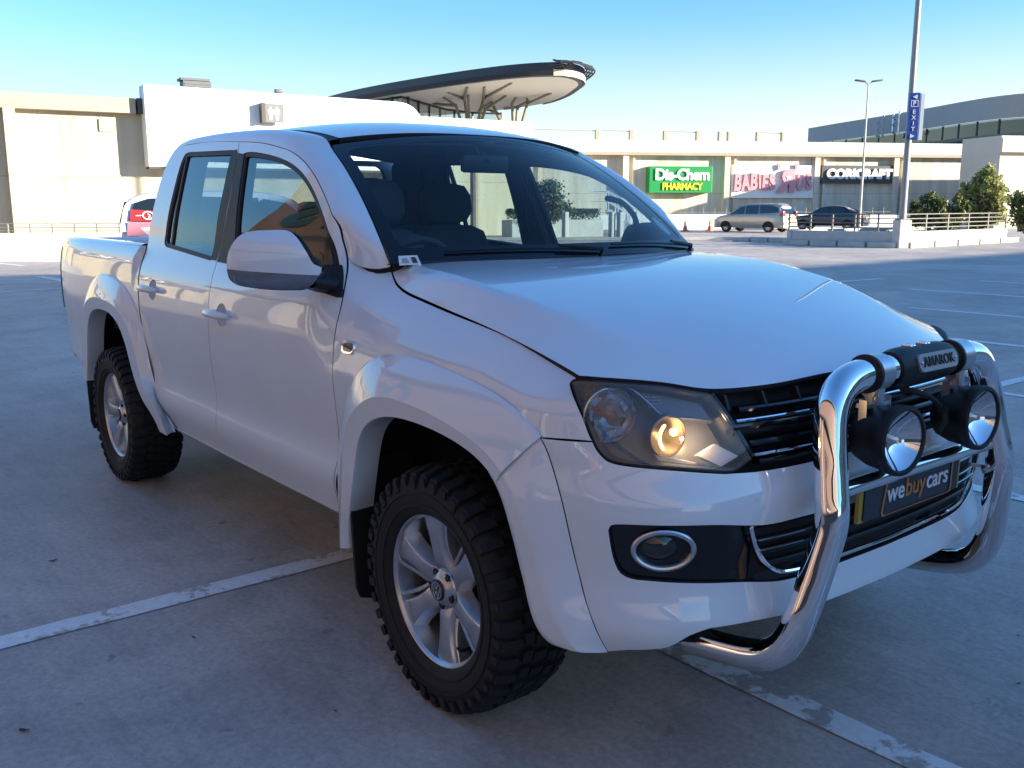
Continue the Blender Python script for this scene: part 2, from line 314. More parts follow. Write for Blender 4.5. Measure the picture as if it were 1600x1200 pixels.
# ---- hood (x, y in -1..1 of seam)
HCZ=Spl([(-.6,1.325),(-.48,1.316),(-.35,1.304),(0,1.270),(.3,1.216),(.55,1.150),(.70,1.094),(.78,1.05),(.84,1.0)])
YK=Spl([(-.62,.63),(-.5,.70),(-.3,.74),(0,.745),(.3,.70),(.5,.63),(.7,.54),(.9,.5)])
FK=Spl([(-.62,.30),(-.547,.45),(-.48,.66),(-.35,.86),(0,.86),(.3,.76),(.55,.62),(.75,.62),(.9,.6)])
def HOOD(x,y):
    x=np.asarray(x,float);y=np.asarray(y,float);yc=YC(x);zc=ZC(x);zt=HCZ(x);yk=YK(x);zk=zc+(zt-zc)*FK(x);a=np.abs(y)
    zi=zt-(zt-zk)*(a/yk)**2.2
    zo=zk+(zc-zk)*(a-yk)/(yc-yk)
    k=.016
    m=np.minimum(zi,zo);h=np.maximum(k-np.abs(zi-zo),0)/k
    return np.stack([x,y,m-h*h*h*k/6],-1)
# ---- windscreen a,b in [-1,1]x[0,1]
def WS(a,b):
    a=np.asarray(a,float);b=np.asarray(b,float)
    q=1-a*a
    B=np.stack([-.50+.17*q,.755*a,1.300+.008*q],-1);T=np.stack([-1.11+.10*q,.637*a,1.716+.055*q],-1)
    P=B+(T-B)*b[...,None]
    k=(b*(1-b)*4*.030)
    P[...,0]+=k*.55;P[...,2]+=k*.84
    return P
# ---- roof
RZ=Spl([(-2.95,1.775),(-2.8,1.805),(-2.5,1.838),(-2.1,1.856),(-1.7,1.858),(-1.4,1.842),(-1.2,1.815),(-1.05,1.782),(-.95,1.752)])
def ROOF(x,y):
    x=np.asarray(x,float);y=np.asarray(y,float)
    return np.stack([x,y,RZ(x)-.055*(np.abs(y)/.6)**2.4],-1)
# outlines on those surfaces
D={'gapA':[(-1.6986,1.7538),(-1.4844,1.7377),(-1.3035,1.7117),(-1.1789,1.6878),(-1.0167,1.6302),(-0.8632,1.541),(-0.7346,1.4367),(-0.7031,1.3652),(-0.6748,1.3058),(-0.6487,1.2497),(-0.608,1.1522),(-0.5944,1.0808),(-0.5801,0.9902),(-0.5749,0.9119)],
'gapB':[(-1.7159,1.7548),(-1.6904,1.7027),(-1.6635,1.492),(-1.6657,1.2873),(-1.6493,1.2178),(-1.6341,1.1277),(-1.637,1.0563),(-1.6522,0.8578),(-1.6551,0.7157),(-1.6525,0.625),(-1.6517,0.4755)],
'winF':[(-1.5113,1.2526),(-1.6296,1.7001),(-1.5802,1.7031),(-1.3155,1.6743),(-1.1141,1.6287),(-0.9668,1.5628),(-0.8265,1.4638),(-0.7433,1.3822),(-0.6919,1.2887),(-0.6313,1.1944)],
'winR':[(-2.3593,1.3417),(-2.3567,1.3209),(-2.3268,1.3039),(-2.2599,1.2972),(-1.7322,1.2624),(-1.7584,1.719),(-2.267,1.733),(-2.321,1.7271),(-2.3481,1.6955),(-2.3642,1.5323)],
'seam':[(0.452,0.915),(0.5239,0.9202),(0.5839,0.9221)],
'lampside':[(0.5839,0.9221),(0.5719,0.9425),(0.5511,0.9807),(0.5254,1.0146),(0.495,1.0422),(0.4839,1.0511),(0.4838,1.0573),(0.4996,1.0638)],
'fO':[(-0.6575,0.4159),(-0.5739,0.626),(-0.5366,0.7706),(-0.4393,0.9203),(-0.3769,0.9919),(-0.2915,1.0276),(-0.1346,1.0393),(0.083,1.0222),(0.2603,0.9933),(0.3779,0.9609),(0.4574,0.9168)],
'fR':[(-0.4947,0.5104),(-0.472,0.6374),(-0.461,0.7148),(-0.4087,0.8107),(-0.3448,0.8717),(-0.285,0.9058),(-0.1856,0.9313),(-0.0946,0.9322),(0.0352,0.9242),(0.1702,0.9007),(0.2731,0.8755),(0.348,0.8463)],
'fI':[(-0.4903,0.4581),(-0.403,0.6003),(-0.4006,0.6525),(-0.369,0.7438),(-0.3234,0.8051),(-0.2565,0.846),(-0.1786,0.8697),(-0.0796,0.8792),(0.0567,0.8754),(0.2065,0.8532),(0.3071,0.8218)],
'rO':[(-2.2629,0.4149),(-2.3073,0.433),(-2.4633,0.6386),(-2.5097,0.8693),(-2.6108,1.01),(-2.7884,1.0924),(-3.037,1.1247),(-3.2594,1.106),(-3.3819,1.0548),(-3.4804,0.969)],
'rR':[(-2.2074,0.4592),(-2.333,0.5283),(-2.4361,0.6073),(-2.5386,0.7097),(-2.5433,0.8218),(-2.6145,0.926),(-2.7226,0.9789),(-2.9499,1.0066),(-3.1664,1.0101),(-3.2891,0.9861)],
'rI':[(-2.3097,0.4391),(-2.4625,0.4539),(-2.495,0.5342),(-2.6305,0.6452),(-2.6809,0.7831),(-2.7126,0.8624),(-2.8459,0.9339),(-3.0979,0.9491),(-3.2462,0.9237),(-3.3409,0.8645),(-3.4897,0.6323)],
'bO':[(-1.1554,0.9153),(-1.1351,0.8892),(-1.1155,0.8523),(-1.076,0.7659),(-1.0487,0.662),(-1.0319,0.5931),(-1.0114,0.5312),(-0.9771,0.4592),(-0.9511,0.3905)],
'bR':[(-1.2747,0.8406),(-1.2051,0.7715),(-1.1572,0.6757),(-1.1266,0.5894),(-1.0872,0.5029),(-1.0394,0.4341),(-1.0109,0.4107)],
'bI':[(-1.3086,0.8178),(-1.2533,0.7644),(-1.2129,0.6784),(-1.1767,0.5623),(-1.1282,0.4471),(-1.0945,0.412),(-1.0323,0.4072)],
'lampbot':[(-1.008,0.9221),(-0.9959,0.9047),(-0.97,0.8822),(-0.9511,0.8758),(-0.9291,0.8725),(-0.774,0.8608),(-0.6413,0.8469)],
'lampin':[(-0.6413,0.8469),(-0.6142,0.8467),(-0.5529,0.8706)],
'lampedge':[(-0.5529,0.8706),(-0.5753,0.9211),(-0.6065,0.9823),(-0.6285,1.0156),(-0.6478,1.0339)],
'lamptop':[(-0.6478,1.0339),(-0.7977,1.0538),(-0.997,1.0668),(-1.055,1.0681)],
'bumptop':[(-0.6144,0.846),(-0.5294,0.8422),(-0.3455,0.8411)],
'bumplow':[(-0.9511,0.3905),(-0.907,0.4019),(-0.7929,0.4209),(-0.7456,0.4533),(-0.6922,0.4688),(-0.6768,0.4691),(-0.5634,0.4678),(-0.4559,0.4614)],
'fog':[(-0.9488,0.7133),(-0.9435,0.725),(-0.9293,0.7295),(-0.6976,0.7291),(-0.5269,0.7085),(-0.3609,0.699)],
'foglow':[(-0.3963,0.5469),(-0.4725,0.5503),(-0.5996,0.5698),(-0.8374,0.5904),(-0.8924,0.5941),(-0.918,0.6052),(-0.9325,0.6306),(-0.9432,0.675),(-0.9488,0.7133)],
'fogc':[(-0.8113,0.6666)],
'foglens':[(-0.8274,0.6715)],
'chromeU':[(-0.5842,0.7136),(-0.5649,0.6643),(-0.5368,0.6221),(-0.5081,0.5949),(-0.4713,0.5753),(-0.4348,0.5696),(-0.3803,0.5671)],
'gs1':[(-0.5776,0.9628),(-0.296,0.9598)],
'gs2':[(-0.5412,0.8797),(-0.3363,0.8788)],
'grib':[(-0.4684,1.0264),(-0.4611,0.9943),(-0.3446,1.0275),(-0.3385,0.9944)],
'refl1':[(-0.9763,0.9898)],
'refl2':[(-0.7935,0.9442)],
'brow':[(-0.9596,1.0593),(-0.9077,1.046),(-0.8556,1.0166),(-0.8128,0.9902),(-0.7798,0.9839),(-0.7034,0.9795),(-0.6341,0.9696)],
'wedge':[(-0.7106,0.8939),(-0.6495,0.9182),(-0.5799,0.8826),(-0.6389,0.8623)],
'strip':[(-0.8341,0.9013),(-0.6613,0.8671),(-0.6389,0.8623),(-0.8232,0.8837)],
'lampsideF':[(-1.008,0.9221),(-1.0209,0.9425),(-1.0434,0.9805),(-1.066,1.0157),(-1.083,1.0469),(-1.0873,1.0574),(-1.0827,1.0644),(-1.055,1.0681)],
'platetop':[(0.2936,0.711),(0.3826,0.7078),(0.4117,0.6648)],
'hoodfront':[(0.5111,-0.8356),(0.5532,-0.7929),(0.647,-0.6775),(0.7142,-0.5926),(0.7658,-0.4252),(0.7838,-0.1994),(0.78,0.0614)],
'crest':[(-0.015,-0.76),(0.424,-0.6432)],
'ind':[(-0.4937,1.0352)],
'hF':[(-1.6303,1.0489),(-1.3908,1.0619),(-1.4943,1.0555)],
'hR':[(-2.4751,1.0903),(-2.2294,1.1067),(-2.3361,1.1026)],
'sail':[(-0.7323,1.2838),(-0.7026,1.2867),(-0.679,1.285),(-0.6538,1.2438),(-0.621,1.1861),(-0.6389,1.1843),(-0.7084,1.2001),(-0.7483,1.2214)],
'mirU':[(0.32,0.0329),(0.3173,0.0644),(0.3069,0.0959),(0.2911,0.1241),(0.2678,0.1459),(0.2388,0.1553),(0.185,0.1589),(0.1218,0.1582),(0.1001,0.1488),(0.0759,0.1237),(0.0522,0.086),(0.0315,0.0482),(0.008,0.0371),(0.0169,0.0127)],
'mirL':[(0.0169,0.0127),(0.047,-0.0216),(0.0635,-0.0343),(0.0988,-0.0368),(0.1626,-0.0358),(0.2421,-0.0276),(0.2894,-0.018),(0.3125,-0.002),(0.3182,0.0202),(0.32,0.0329)]}
# ---------------------------------------------------------------- panels: outlines cut out of smooth body surfaces
def crv(pts,step=.02):
    """smooth curve through points (centripetal Catmull-Rom), resampled"""
    P=np.asarray(pts,float)
    if len(P)<3:
        n=max(1,int(np.ceil(np.linalg.norm(P[1]-P[0])/step)));return P[0]+(P[1]-P[0])*np.linspace(0,1,n+1)[:,None]
    Q=np.vstack([2*P[0]-P[1],P,2*P[-1]-P[-2]]);out=[]
    for i in range(1,len(Q)-2):
        p0,p1,p2,p3=Q[i-1:i+3];d=[max(1e-6,np.linalg.norm(b-a)**.5) for a,b in((p0,p1),(p1,p2),(p2,p3))]
        t1=d[0];t2=t1+d[1];t3=t2+d[2];n=max(2,int(np.ceil(np.linalg.norm(p2-p1)/step)))
        for t in np.linspace(t1,t2,n,endpoint=False):
            A1=(t1-t)/t1*p0+t/t1*p1;A2=(t2-t)/(t2-t1)*p1+(t-t1)/(t2-t1)*p2;A3=(t3-t)/(t3-t2)*p2+(t-t2)/(t3-t2)*p3
            B1=(t2-t)/t2*A1+t/t2*A2;B2=(t3-t)/(t3-t1)*A2+(t-t1)/(t3-t1)*A3
            out.append((t2-t)/(t2-t1)*B1+(t-t1)/(t2-t1)*B2)
    out.append(Q[-2]);return np.array(out)
def loop(*segs,step=.02):
    """closed outline from smooth segments that meet at corners"""
    out=[]
    for s in segs:
        c=crv(s,step)
        if len(out) and np.linalg.norm(c[0]-out[-1])<1e-4:c=c[1:]
        out+=list(c)
    out=np.array(out)
    if np.linalg.norm(out[0]-out[-1])<1e-4:out=out[:-1]
    return out
def area(L):x,y=L[:,0],L[:,1];return .5*np.sum(x*np.roll(y,-1)-y*np.roll(x,-1))
def inset(L,g):
    if area(L)<0:L=L[::-1]
    a=L-np.roll(L,1,0);b=np.roll(L,-1,0)-L
    n=np.stack([-a[:,1],a[:,0]],1)/np.maximum(1e-9,np.linalg.norm(a,axis=1))[:,None]+np.stack([-b[:,1],b[:,0]],1)/np.maximum(1e-9,np.linalg.norm(b,axis=1))[:,None]
    n/=np.maximum(.3,np.linalg.norm(n,axis=1))[:,None];return L+n*g
def inside(P,L):
    x,y=P[:,0],P[:,1];r=np.zeros(len(P),bool);n=len(L)
    for i in range(n):
        x1,y1=L[i];x2,y2=L[(i+1)%n]
        if y1==y2:continue
        c=((y1>y)!=(y2>y))&(x<(x2-x1)*(y-y1)/(y2-y1)+x1);r^=c
    return r
def dist(P,L):
    d=np.full(len(P),1e9)
    for i in range(len(L)):
        a=L[i];b=L[(i+1)%len(L)];e=b-a;t=np.clip(((P-a)@e)/max(1e-12,e@e),0,1);d=np.minimum(d,np.hypot(*(P-a-t[:,None]*e).T))
    return d
def nrm(S,u,v,e=1e-3):
    n=np.cross(S(u+e,v)-S(u-e,v),S(u,v+e)-S(u,v-e));n/=np.maximum(1e-12,np.linalg.norm(n,axis=-1))[...,None]
    P=S(u,v);C=np.stack([np.clip(P[...,0],-4.2,-.1),0*P[...,0],0*P[...,0]+.75],-1)
    return n*np.sign(np.sum(n*(P-C),-1))[...,None]
def panel_mb(S,outer,holes=(),step=.035,gap=.0032,thick=.03,off=0.,sides=(1,),edge=True):
    O=inset(np.asarray(outer),gap);H=[inset(np.asarray(h),-gap) for h in holes]
    nd=0
    loops=[O]+H;lo,hi=O.min(0),O.max(0)
    gx=np.arange(lo[0]+step/2,hi[0],step);gy=np.arange(lo[1]+step/2,hi[1],step)
    G=np.stack(np.meshgrid(gx,gy),-1).reshape(-1,2)+rng.uniform(-.06,.06,(len(gx)*len(gy),2))*step if len(gx) and len(gy) else np.zeros((0,2))
    if len(G):
        k=inside(G,O)&(dist(G,O)>step*.45)
        for h in H:k&=~inside(G,h)&(dist(G,h)>step*.45)
        G=G[k]
    pts=np.vstack(loops+[G]);ed=[];n=0
    for l in loops:ed+=[(n+i,n+(i+1)%len(l)) for i in range(len(l))];n+=len(l)
    r=delaunay_2d_cdt([Vector(p) for p in pts],ed,[],0,1e-7)
    V=np.array([tuple(p) for p in r[0]]);F=[f for f in r[2]]
    c=np.array([V[list(f)].mean(0) for f in F]);k=inside(c,O)
    for h in H:k&=~inside(c,h)
    F=[f for f,q in zip(F,k) if q]
    P=S(V[:,0],V[:,1]);N=nrm(S,V[:,0],V[:,1])
    if off:P=P+N*off
    vs=list(P);ns=list(N)
    a,b,cc=P[[f[0] for f in F]],P[[f[1] for f in F]],P[[f[2] for f in F]]
    s=np.sum(np.cross(b-a,cc-a)*N[[f[0] for f in F]],-1)>0
    fs=[tuple(f) if q else tuple(f)[::-1] for f,q in zip(F,s)]
    if edge:
        cnt={}
        for f in fs:
            for i in range(len(f)):cnt[(f[i],f[(i+1)%len(f)])]=1
        be=[e for e in cnt if (e[1],e[0]) not in cnt]
        out={}
        for x,y in be:
            t=P[y]-P[x];o=np.cross(t,N[x]);o/=max(1e-9,np.linalg.norm(o));out.setdefault(x,[]).append(o);out.setdefault(y,[]).append(o)
        m1,m2={},{}
        for x,l in out.items():
            o=np.mean(l,0);o/=max(1e-9,np.linalg.norm(o))
            m1[x]=len(vs);vs.append(P[x]+o*.0012-N[x]*.0012);q=N[x]+o;ns.append(q/np.linalg.norm(q))
            m2[x]=len(vs);vs.append(P[x]+o*.0012-N[x]*thick);ns.append(o)
        for x,y in be:fs+=[(y,x,m1[x],m1[y])]
        for x,y in be:fs+=[(m1[y],m1[x],m2[x],m2[y])]
        nd=len(be)
    vs=np.array(vs);ns=np.array(ns);AV,AN,AF=[],[],[]
    for sd in sides:
        n=sum(len(x) for x in AV);AV.append(vs*[1,sd,1]);AN.append(ns*[1,sd,1]);AF+=[tuple(i+n for i in (f if sd>0 else f[::-1])) for f in fs]
    return np.vstack(AV),AF,np.vstack(AN),nd
def obj3(name,V,F,N,m,parent=None,nd=0):
    me=bpy.data.meshes.new(name);me.from_pydata([tuple(map(float,v)) for v in V],[],F);me.update()
    me.polygons.foreach_set('use_smooth',[True]*len(me.polygons))
    if N is not None:me.normals_split_custom_set_from_vertices([tuple(map(float,n)) for n in N])
    me.materials.append(m)
    if nd and m is M_W:
        me.materials.append(M_DARK);k=len(F);me.polygons.foreach_set('material_index',[0]*(k-nd)+[1]*nd)  # edge returns coloured dark so the panel gaps look shaded
    return link(bpy.data.objects.new(name,me),parent)
def panel(name,S,outer,m,parent=None,sd=1,**k):
    V,F,N,nd=panel_mb(S,outer,sides=(sd,) if np.isscalar(sd) else sd,**k);return obj3(name,V,F,N,m,parent,nd)
def loft_n(G):
    """vertex normals of a grid by differences"""
    du=np.gradient(G,axis=0);dv=np.gradient(G,axis=1);n=np.cross(du,dv);n/=np.maximum(1e-12,np.linalg.norm(n,axis=-1))[...,None];return n
def multi_grid(name,Gs,m,parent,sd=1):
    """several lofted skins that meet at crisp edges, one object"""
    V,F,NN=[],[],[];k=0
    for G in Gs:
        N=loft_n(G);C=np.stack([np.clip(G[...,0],-4.2,-.1),0*G[...,0],0*G[...,0]+.75],-1)
        if np.mean(np.sum(N*(G-C),-1))<0:N=-N
        a,b=G.shape[:2];g=G.reshape(-1,3);nn=N.reshape(-1,3)
        for i in range(a-1):
            for j in range(b-1):
                f=(i*b+j,(i+1)*b+j,(i+1)*b+j+1,i*b+j+1);x=np.cross(g[f[1]]-g[f[0]],g[f[3]]-g[f[0]]);f=f if x@(nn[f[0]]+nn[f[2]])>0 else f[::-1]
                F.append(tuple(q+k for q in(f if sd>0 else f[::-1])))
        V.append(g*[1,sd,1]);NN.append(nn*[1,sd,1]);k+=len(g)
    return obj3(name,np.vstack(V),F,np.vstack(NN),m,parent)
def grid_obj(name,G,m,parent,sd=1,thick=.012,smooth=None):
    """a lofted skin with its long edges turned in; G rows along, cols across"""
    N=loft_n(G);C=np.stack([np.clip(G[...,0],-4.2,-.1),0*G[...,0],0*G[...,0]+.75],-1)
    if np.mean(np.sum(N*(G-C),-1))<0:N=-N
    if thick:
        e0=G[:,:1]-N[:,:1]*thick;e1=G[:,-1:]-N[:,-1:]*thick
        t0=G[:,:1]-G[:,1:2];t0/=np.linalg.norm(t0,axis=-1)[...,None];t1=G[:,-1:]-G[:,-2:-1];t1/=np.linalg.norm(t1,axis=-1)[...,None]
        b0=G[:,:1]+t0*.0012-N[:,:1]*.0012;b1=G[:,-1:]+t1*.0012-N[:,-1:]*.0012
        n0=N[:,:1]+t0;n1=N[:,-1:]+t1
        G=np.concatenate([e0+t0*.0012,b0,G,b1,e1+t1*.0012],1);N=np.concatenate([t0,n0,N,n1,t1],1);N/=np.linalg.norm(N,axis=-1)[...,None]
    a,b=G.shape[:2];fs=[]
    g=G.reshape(-1,3);nn=N.reshape(-1,3)
    for i in range(a-1):
        for j in range(b-1):
            f=(i*b+j,(i+1)*b+j,(i+1)*b+j+1,i*b+j+1);x=np.cross(g[f[1]]-g[f[0]],g[f[3]]-g[f[0]])
            fs.append(f if x@(nn[f[0]]+nn[f[2]])>0 else f[::-1])
    if sd<0:g=g*[1,-1,1];nn=nn*[1,-1,1];fs=[f[::-1] for f in fs]
    return obj3(name,g,fs,nn,m,parent)
# ---------------------------------------------------------------- surroundings (r metres right, d metres ahead of the camera)
CX=CAMP[0];CY=CAMP[1]
def PX(px,d):return RD((px-800)/1501*d,d)
def ZY(y,d):return 1.484-(y-322)*d/1501
def P3(px,d,z):x,y=PX(px,d);return Vector((x,y,z))
def wallmat(name,base,joint,bw,bh,off=.0,var=.12,jw=.012):
    """plastered panels with thin joints and rain streaks; object coords: X along, Z up"""
    m=bpy.data.materials.new(name);m.use_nodes=True;nt=m.node_tree;b=nt.nodes['Principled BSDF'];N=nt.nodes.new;L=nt.links.new
    tc=N('ShaderNodeTexCoord');mp=N('ShaderNodeMapping');mp.inputs['Rotation'].default_value=(math.radians(-90),0,0);L(tc.outputs['Object'],mp.inputs[0])
    br=N('ShaderNodeTexBrick');br.offset=off;br.inputs['Scale'].default_value=1;br.inputs['Brick Width'].default_value=bw;br.inputs['Row Height'].default_value=bh;br.inputs['Mortar Size'].default_value=jw;br.inputs['Mortar Smooth'].default_value=.3
    br.inputs['Color1'].default_value=tuple(base)+(1,);br.inputs['Color2'].default_value=tuple(x*.94 for x in base)+(1,);br.inputs['Mortar'].default_value=tuple(joint)+(1,);L(mp.outputs[0],br.inputs['Vector'])
    sm2=N('ShaderNodeMapping');sm2.inputs['Scale'].default_value=(1.6,1.6,.12);L(tc.outputs['Object'],sm2.inputs[0])
    n=N('ShaderNodeTexNoise');n.inputs['Scale'].default_value=1.0;n.inputs['Detail'].default_value=8;n.inputs['Roughness'].default_value=.65;L(sm2.outputs[0],n.inputs['Vector'])
    r=N('ShaderNodeValToRGB');r.color_ramp.elements[0].position=.3;r.color_ramp.elements[1].position=.62;r.color_ramp.elements[0].color=(1-var*2,1-var*2.1,1-var*2.3,1);r.color_ramp.elements[1].color=(1,1,1,1);L(n.outputs['Fac'],r.inputs[0])
    x=N('ShaderNodeMix');x.data_type='RGBA';x.blend_type='MULTIPLY';x.inputs[0].default_value=1;L(br.outputs['Color'],x.inputs[6]);L(r.outputs[0],x.inputs[7]);L(x.outputs[2],b.inputs['Base Color']);b.inputs['Roughness'].default_value=.8
    MATS[name]=m;return m
M_TAN=wallmat('tan_plaster',(.50,.445,.335),(.21,.185,.14),6.2,2.7);M_TAN2=wallmat('tan_panels',(.70,.63,.51),(.31,.27,.21),4.0,2.35,var=.16)
M_BAND=mat('taupe_band',(.34,.295,.22),.75,noise=(.5,.12));M_CREAM=mat('cream_paint',(.66,.62,.55),.7,noise=(.4,.06));M_WHT=mat('white_wall',(.78,.77,.74),.6,noise=(.4,.05));M_CONC=mat('pale_concrete',(.42,.41,.39),.8,noise=(1.5,.15));M_RAIL=mat('tan_rail',(.30,.27,.22),.5);M_SLATE=mat('slate_grey',(.10,.105,.115),.6,noise=(.3,.1));M_DGLASS=glass('dark_glazing',(.25,.32,.36),2.0,1.6);M_BROWN=mat('dark_brown',(.06,.052,.045),.6)
def axisframe(p,q):
    """loc, rz so that local +X runs from p to q and local +Y away from the viewer"""
    return (p[0],p[1],0),math.atan2(q[1]-p[1],q[0]-p[0]),math.hypot(q[0]-p[0],q[1]-p[1])
LV=lambda px:1/(.02632-7.9e-6*px)
# left building: its front runs from beyond the left edge to behind the cab
pa=PX(-1500,LV(-1500));pb_=PX(835,LV(835));loc,rz,LEN=axisframe(pa,pb_)
def lx(px):q=PX(px,LV(px));return math.hypot(q[0]-pa[0],q[1]-pa[1])
LB=thing('shop_building','tan plastered shop building with taupe cornice and white boxed parapet','building',loc,rz)
MB().box((LEN/2,6.2,2.9),(LEN,12,5.8)).build('wall',M_TAN,LB,smooth=0)
MB().box((lx(222)/2,.0,5.59),(lx(222),.55,.60),bev=.01).build('cornice',M_BAND,LB,smooth=0)
for a in(-1300,-980,-700,-470,-250,-105,28):
    MB().box((lx(a),.0,2.65),(.42,.66,5.28)).build('pilaster',M_TAN,LB,smooth=0)
x0,x1=lx(233),lx(652)
w=MB();pr=[];
for t in np.linspace(0,90,10):pr.append((x1-1.2+1.2*math.sin(math.radians(t)),6.30-1.0+1.0*math.cos(math.radians(t))))
pr=[(x0,3.14),(x0,6.42)]+pr+[(x1+.35,3.14)]
w.add([(a,-.78,z) for a,z in pr]+[(a,.3,z) for a,z in pr],[tuple(range(len(pr))),tuple(range(len(pr),2*len(pr)))[::-1]]+[(i,(i+1)%len(pr),len(pr)+(i+1)%len(pr),len(pr)+i) for i in range(len(pr))])
w.build('parapet_box',M_WHT,LB,smooth=0)
w=MB();w.box((x0+.1,-.35,4.75),(.12,.78,3.1));w.box((x0-.03,.0,5.6),(.35,.5,.62));w.box(((x0+x1)/2,-.40,3.09),(x1-x0,.70,.08));w.build('box_frame',M_BROWN,LB,smooth=0)
vt=MB();vx=lx(177);vt.box((vx,.17,4.80),(.52,.08,.50));vo=vt.build('vent',mat('vent_frame',(.42,.38,.32),.6),LB,smooth=0)
vt=MB()
for i in range(7):vt.box((vx,.125,4.62+i*.06),(.42,.02,.028),rot=Matrix.Rotation(.5,3,'X'))
vt.build('louvre',mat('vent_slats',(.36,.34,.31),.5),vo,smooth=0)
tag(MB().box((0,0,0),(1.25,.8,.10)).box((.08,0,-.32),(1.2,.7,.52)).box((.08,-.36,-.3),(1.1,.03,.05)).box((.08,-.36,-.18),(1.1,.03,.05)).box((.08,-.36,-.42),(1.1,.03,.05)).build('rooftop_vent',M_SLATE,smooth=0,loc=tuple(P3(315,43.5,6.98)),rz=rz),'dark louvred vent box on the roof behind the white parapet','vent')
# dome camera on the parapet
o=thing('security_camera','small dark camera housing on the white parapet edge','camera',tuple(P3(444,43.2,6.36)),rz)
MB().box((0,0,.12),(.34,.2,.16),bev=.03).build('housing',M_SLATE,o);MB().tube([(0,0,-.1),(0,0,.08)],.04,8).build('bracket',M_SLATE,o)
def sign_at(name,px,d,zc,w,h,t,label,m,ang,cat='sign',group=None):
    p=P3(px,d,zc);s=thing(name,label,cat,tuple(p),ang,group);MB().box((0,0,0),(w,t,h),bev=.008).build('panel',m,s,smooth=0);return s
SF=frame((1,0,0),(0,0,1),(0,-1,0),(0,0,0))
def txt(s,t,size,x,z,y,m,depth=.02,bold=.02,sp=1.0,name='lettering',sx=1,rot=0,fit=0):
    if fit:
        b=text_mb(t,size,.01,Matrix(),bold,sp);sx=fit/(b.w[1]-b.w[0])
    M=Matrix.Translation((x,y,z))@Matrix.Rotation(rot,4,'Y')@SF;return text_mb(t,size,depth,M,bold,sp,sx=sx).build(name,m,s,smooth=0)
# restroom sign on the parapet box
q=P3(431,LV(431)-.95,5.48);rs=thing('restroom_sign','square grey projecting sign with white people pictogram on the white parapet','sign',tuple(q),rz)
MB().box((.08,-.18,0),(.80,.16,.78)).build('panel',mat('sign_grey',(.13,.13,.135),.5),rs,smooth=0);MB().box((-.40,-.08,0),(.16,.36,.84)).build('side_frame',M_BROWN,rs,smooth=0)
w=MB()
for x,s in((-.10,1),(.18,1)):
    w.lathe([(.001,-.01),(.055,-.01),(.055,.01),(.001,.01)],14,frame((1,0,0),(0,0,1),(0,-1,0),(x,-.27,.20)));w.box((x,-.27,.03),(.15,.02,.22));w.box((x-.035,-.27,-.18),(.05,.02,.22));w.box((x+.035,-.27,-.18),(.05,.02,.22));w.box((x-.10,-.27,.05),(.035,.02,.20));w.box((x+.10,-.27,.05),(.035,.02,.20))
w.build('pictogram',M_WHT,rs,smooth=0)
# pharmacy-type wall sign further left, seen only in the truck's paint
cs=thing('shop_sign','long white lettered sign on the tan wall left of the frame','sign',(0,0,0));cs.location=(*PX(-1020,LV(-1020)-.3),4.6);cs.rotation_euler=(0,0,rz)
MB().box((0,.05,.1),(9.5,.1,1.3)).build('panel',mat('sign_back',(.10,.12,.20),.5),cs,smooth=0);txt(cs,'CLICKS',1.35,0,.08,-.03,M_WHT,.03,.02,1.15)
# low wall with rail, left
lw0,lw1=PX(-900,26.5),PX(560,26.0);l2,r2,n2=axisframe(lw0,lw1)
tag(MB().box((n2/2,.12,.39),(n2,.24,.78),bev=.015).build('low_wall',M_WHT,smooth=0,loc=l2,rz=r2),'long white parking deck wall behind the cargo bed','low wall')
rl=thing('handrail','thin tan three bar handrail on top of the white deck wall','railing',l2,r2)
for z in(.84,.93,1.035):MB().tube([(0,.2,z),(n2,.2,z)],.013,6).build('rail',M_RAIL,rl,smooth=60)
for i in range(int(n2/.62)):
    if 14<i*.62<30:MB().box((i*.62,.2,.91),(.035,.035,.26)).build('post',M_RAIL,rl,smooth=0)
# right building
ra,rb_=PX(760,64.5),PX(1548,71.7);loc,rz2,LEN2=axisframe(ra,rb_)
def rd_(px):
    # distance along and depth on the right front
    t=np.linspace(0,1,4001);X=np.array(ra)[None]+(np.array(rb_)-np.array(ra))[None]*t[:,None]-np.array(CAMP[:2]);q=800+1501*(X@RH)/(X@FH);i=int(np.argmin(abs(q-px)));return t[i]*LEN2,float(X[i]@FH)
RB=thing('mall_building','long tan panelled mall wall with ledge, pilasters and white roof parapet','building',loc,rz2)
MB().box((LEN2/2,7.2,2.55),(LEN2,14,5.1)).build('wall',M_TAN2,RB,smooth=0)
MB().box((LEN2/2,6.9,5.5),(LEN2+.3,14.4,.80),bev=.02).build('parapet',M_CREAM,RB,smooth=0);MB().box((LEN2/2-.2,-.05,5.0),(LEN2+.3,.62,.20)).build('ledge',M_BAND,RB,smooth=0)
for px in(832,980,1137,1276,1398):
    x,d=rd_(px);MB().box((x-.20,-.02,2.45),(.40,.48,4.9)).box((x+.45,.08,2.45),(.14,.28,4.9)).build('pilaster',M_TAN2,RB,smooth=0)
for px in(937,990,1043,1094,1128,1142,1187,1226):
    x,d=rd_(px);MB().box((x,.9,6.25),(.22 if px<1100 else .14,.25,.75)).build('roof_stub',M_BAND,RB,smooth=0)
for a,b in((840,937),(945,990),(1043,1094),(1187,1226)):MB().tube([(rd_(a)[0],.9,6.62),(rd_(b)[0],.9,6.55)],.03,5).build('roof_rail',M_BAND,RB,smooth=60)
